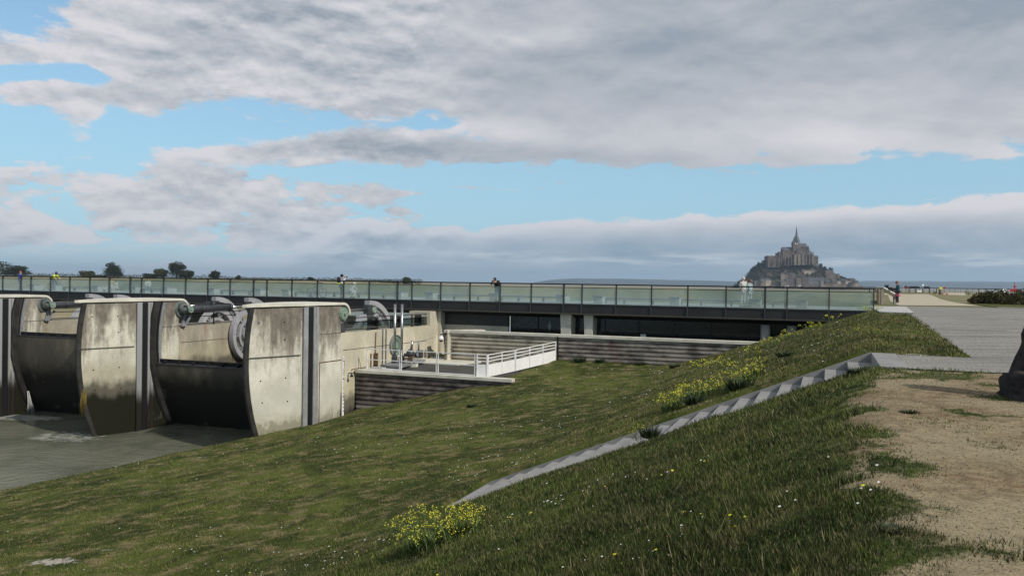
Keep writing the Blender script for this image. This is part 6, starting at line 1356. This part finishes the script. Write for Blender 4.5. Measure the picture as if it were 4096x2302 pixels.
q = ph+Vector((-.16, -.12, 1.02)); b = MB(); b.ell(q, (.17, .14, .06), 12, 6); tag(obj('folded_vest', b, c_hiv, org=q), 'bright yellow vest tied round the photographer at handrail height', 'safety vest')
q = ph+Vector((math.sin(R(62))*.30, math.cos(R(62))*.30, 1.50)); b = MB(); b.box(q, (.13, .08, .09)); b.tube([q, q+Vector((.12, .06, 0))], .04, 10); tag(obj('camera_body', b, c_blk, org=q), 'small black camera held up to the photographer face', 'camera')
k_ = on_deck(1402, 1.0)
person('crouching person in pale hooded jacket right of the photographer', k_, R(-40), dict(pelvis=(0, -.05, .45), waist=(0, .05, .58), chest=(0, .16, .74), neck=(0, .26, .88), chin=(0, .31, .92), head=(0, .33, .99), crown=(0, .33, 1.06), nose=(0, .43, .97), shL=(-.17, .22, .85), elL=(-.2, .35, .62), wrL=(-.12, .5, .55), shR=(.17, .22, .85), elR=(.2, .35, .62), wrR=(.12, .5, .55), hipL=(-.1, 0, .42), knL=(-.15, .38, .5), hipR=(.1, 0, .42), knR=(.15, .38, .5), anL=(-.12, .12, .09), anR=(.12, .12, .09), toL=(-.13, .27, .04), toR=(.13, .27, .04)), c_wht, c_wht, c_wht, c_blk, 1.7, hairy=1.2)
person('person in black jacket and jeans leaning on the handrail in the middle of the bridge', on_deck(1990, .55), R(150), dict(waist=(0, .05, 1.06), chest=(0, .18, 1.22), neck=(0, .30, 1.33), chin=(0, .35, 1.36), head=(0, .38, 1.43), crown=(0, .36, 1.50), nose=(0, .48, 1.40), shL=(-.22, .24, 1.31), elL=(-.30, .32, 1.10), wrL=(-.12, .46, 1.22), shR=(.22, .24, 1.31), elR=(.30, .32, 1.10), wrR=(.12, .46, 1.22), knR=(.08, .08, .50)), c_blk, c_jean, h_blk, c_blk, 1.74)
person('white haired person in white on the right half of the bridge', on_deck(2972, 2.3), R(15), {}, c_wht, c_wht, h_gry, c_wht, 1.80, coat=True)
person('brown haired shorter companion in white beside the white haired person', on_deck(2997, 2.5), R(25), dict(elR=(.2, .1, 1.15)), c_pale, c_wht, h_brn, c_wht, 1.66)
sit = dict(pelvis=(0, -.02, .50), waist=(0, .0, .64), chest=(0, .05, .84), neck=(0, .08, 1.02), chin=(0, .10, 1.09), head=(0, .10, 1.17), crown=(0, .09, 1.24), nose=(0, .20, 1.15), shL=(-.17, .05, .98), elL=(-.22, .12, .72), wrL=(-.12, .32, .62), shR=(.17, .05, .98), elR=(.22, .12, .72), wrR=(.12, .32, .62), hipL=(-.09, .03, .49), knL=(-.11, .45, .50), anL=(-.11, .45, .09), toL=(-.11, .6, .04), hipR=(.09, .03, .49), knR=(.11, .45, .50), anR=(.11, .45, .09), toR=(.11, .6, .04))
person('seated person in yellowish top behind the glass left of the boy in white', on_deck(447, 2.45)+Vector((0, 0, 0)), R(190), sit, mat('ochre cloth', (.40, .32, .10), .8), c_wht, h_brn, c_blk, 1.6)
person('seated child in white with dark hair behind the glass', on_deck(464, 2.5), R(170), sit, c_wht, c_wht, h_blk, c_wht, 1.35)
person('bent seated person in white left of the tree clump', on_deck(592, 2.5), R(200), sit, c_wht, c_jean, h_brn, c_wht, 1.6)
person('walker in blue jacket at the far left of the bridge', on_deck(80, 2.2), R(-80), dict(anL=(-.1, -.15, .1), anR=(.1, .2, .09)), c_blu, mat('blue trousers', (.03, .06, .15), .8), mat('reddish hair', (.30, .08, .05), .8), c_blk, 1.66)
# bicycles
def bicycle(label, p, yaw):
    root = thing('bicycle', label, 'bicycle', p, 'bicycles on the bridge'); root.rotation_euler = (0, 0, yaw)
    for x in (-.52, .52):
        b = MB(); b.arc((x, -.015, .35), Vector((1, 0, 0)), Vector((0, 0, 1)), Vector((0, .03, 0)), .315, .35, 0, 2*math.pi, 32); wq = obj_local('wheel', b, m_black, root)
        b = MB(); 
        for k in range(8): a = k*math.pi/8; d = Vector((math.cos(a), 0, math.sin(a)))*.32; b.tube([Vector((x, 0, .35))-d, Vector((x, 0, .35))+d], .003, 4)
        obj_local('spokes', b, m_steel, wq)
    b = MB(); B_, S_, T_, H_ = Vector((-.08, 0, .30)), Vector((-.20, 0, .78)), Vector((.38, 0, .86)), Vector((-.52, 0, .35))
    for a, c_ in ((B_, S_), (S_, T_), (B_, T_), (B_, H_), (S_, H_), (T_+Vector((.02, 0, .08)), Vector((.52, 0, .35)))): b.tube([a, c_], .018, 8)
    obj_local('frame', b, m_dark, root)
    b = MB(); b.tube([T_+Vector((0, 0, .05)), T_+Vector((-.02, 0, .2))], .015, 8); b.tube([T_+Vector((-.06, -.26, .2)), T_+Vector((.0, 0, .21)), T_+Vector((-.06, .26, .2))], .014, 8); obj_local('handlebar', b, m_black, root)
    b = MB(); b.tube([S_, S_+Vector((-.03, 0, .14))], .014, 6); b.ell(S_+Vector((-.04, 0, .17)), (.13, .07, .03), 12, 6); obj_local('saddle', b, m_black, root)
    b = MB(); b.tube([B_+Vector((0, -.03, 0)), B_+Vector((0, .03, 0))], .09, 14); b.tube([B_+Vector((0, .08, 0)), B_+Vector((.12, .08, -.12))], .012, 6); obj_local('crank', b, m_steel, root)
    return root
bicycle('parked bicycle leaning behind the glass left of the photographer', on_deck(1267, .7), -TH)
cyp = on_deck(218, 3.0); bicycle('bicycle under the cyclist in the yellow vest', cyp, -TH)
person('cyclist in yellow safety vest and helmet riding right', cyp+Vector((-.2, 0, 0)), -math.pi/2-TH, dict(pelvis=(0, 0, 1.0), waist=(0, .12, 1.10), chest=(0, .28, 1.25), neck=(0, .42, 1.38), chin=(0, .47, 1.42), head=(0, .50, 1.50), crown=(0, .50, 1.57), nose=(0, .60, 1.47), shL=(-.17, .36, 1.33), elL=(-.22, .48, 1.15), wrL=(-.22, .62, 1.08), shR=(.17, .36, 1.33), elR=(.22, .48, 1.15), wrR=(.22, .62, 1.08), hipL=(-.09, .02, .96), knL=(-.10, .36, .70), anL=(-.10, .18, .36), toL=(-.1, .32, .32), hipR=(.09, .02, .96), knR=(.10, .28, .56), anR=(.10, .14, .16), toR=(.1, .28, .12)), c_hiv, c_blk, mat('dark blue helmet', (.02, .03, .06), .4), c_blk, 1.72, hairy=1.15)
# ------------------------------------------------------------------ air
hb = MB(); hb.box((0, 0, 84), (34000, 34000, 192)); mh = bpy.data.materials.new('haze'); mh.use_nodes = True; t = NT(mh.node_tree); t.n.clear()
pv = t.new('ShaderNodeVolumePrincipled'); pv.inputs['Color'].default_value = (.60, .78, .98, 1); pv.inputs['Density'].default_value = .00008; pv.inputs['Anisotropy'].default_value = .2
oo = t.new('ShaderNodeOutputMaterial'); t.l.new(pv.outputs[0], oo.inputs['Volume'])
tag(obj('haze', hb, mh), kind='stuff')
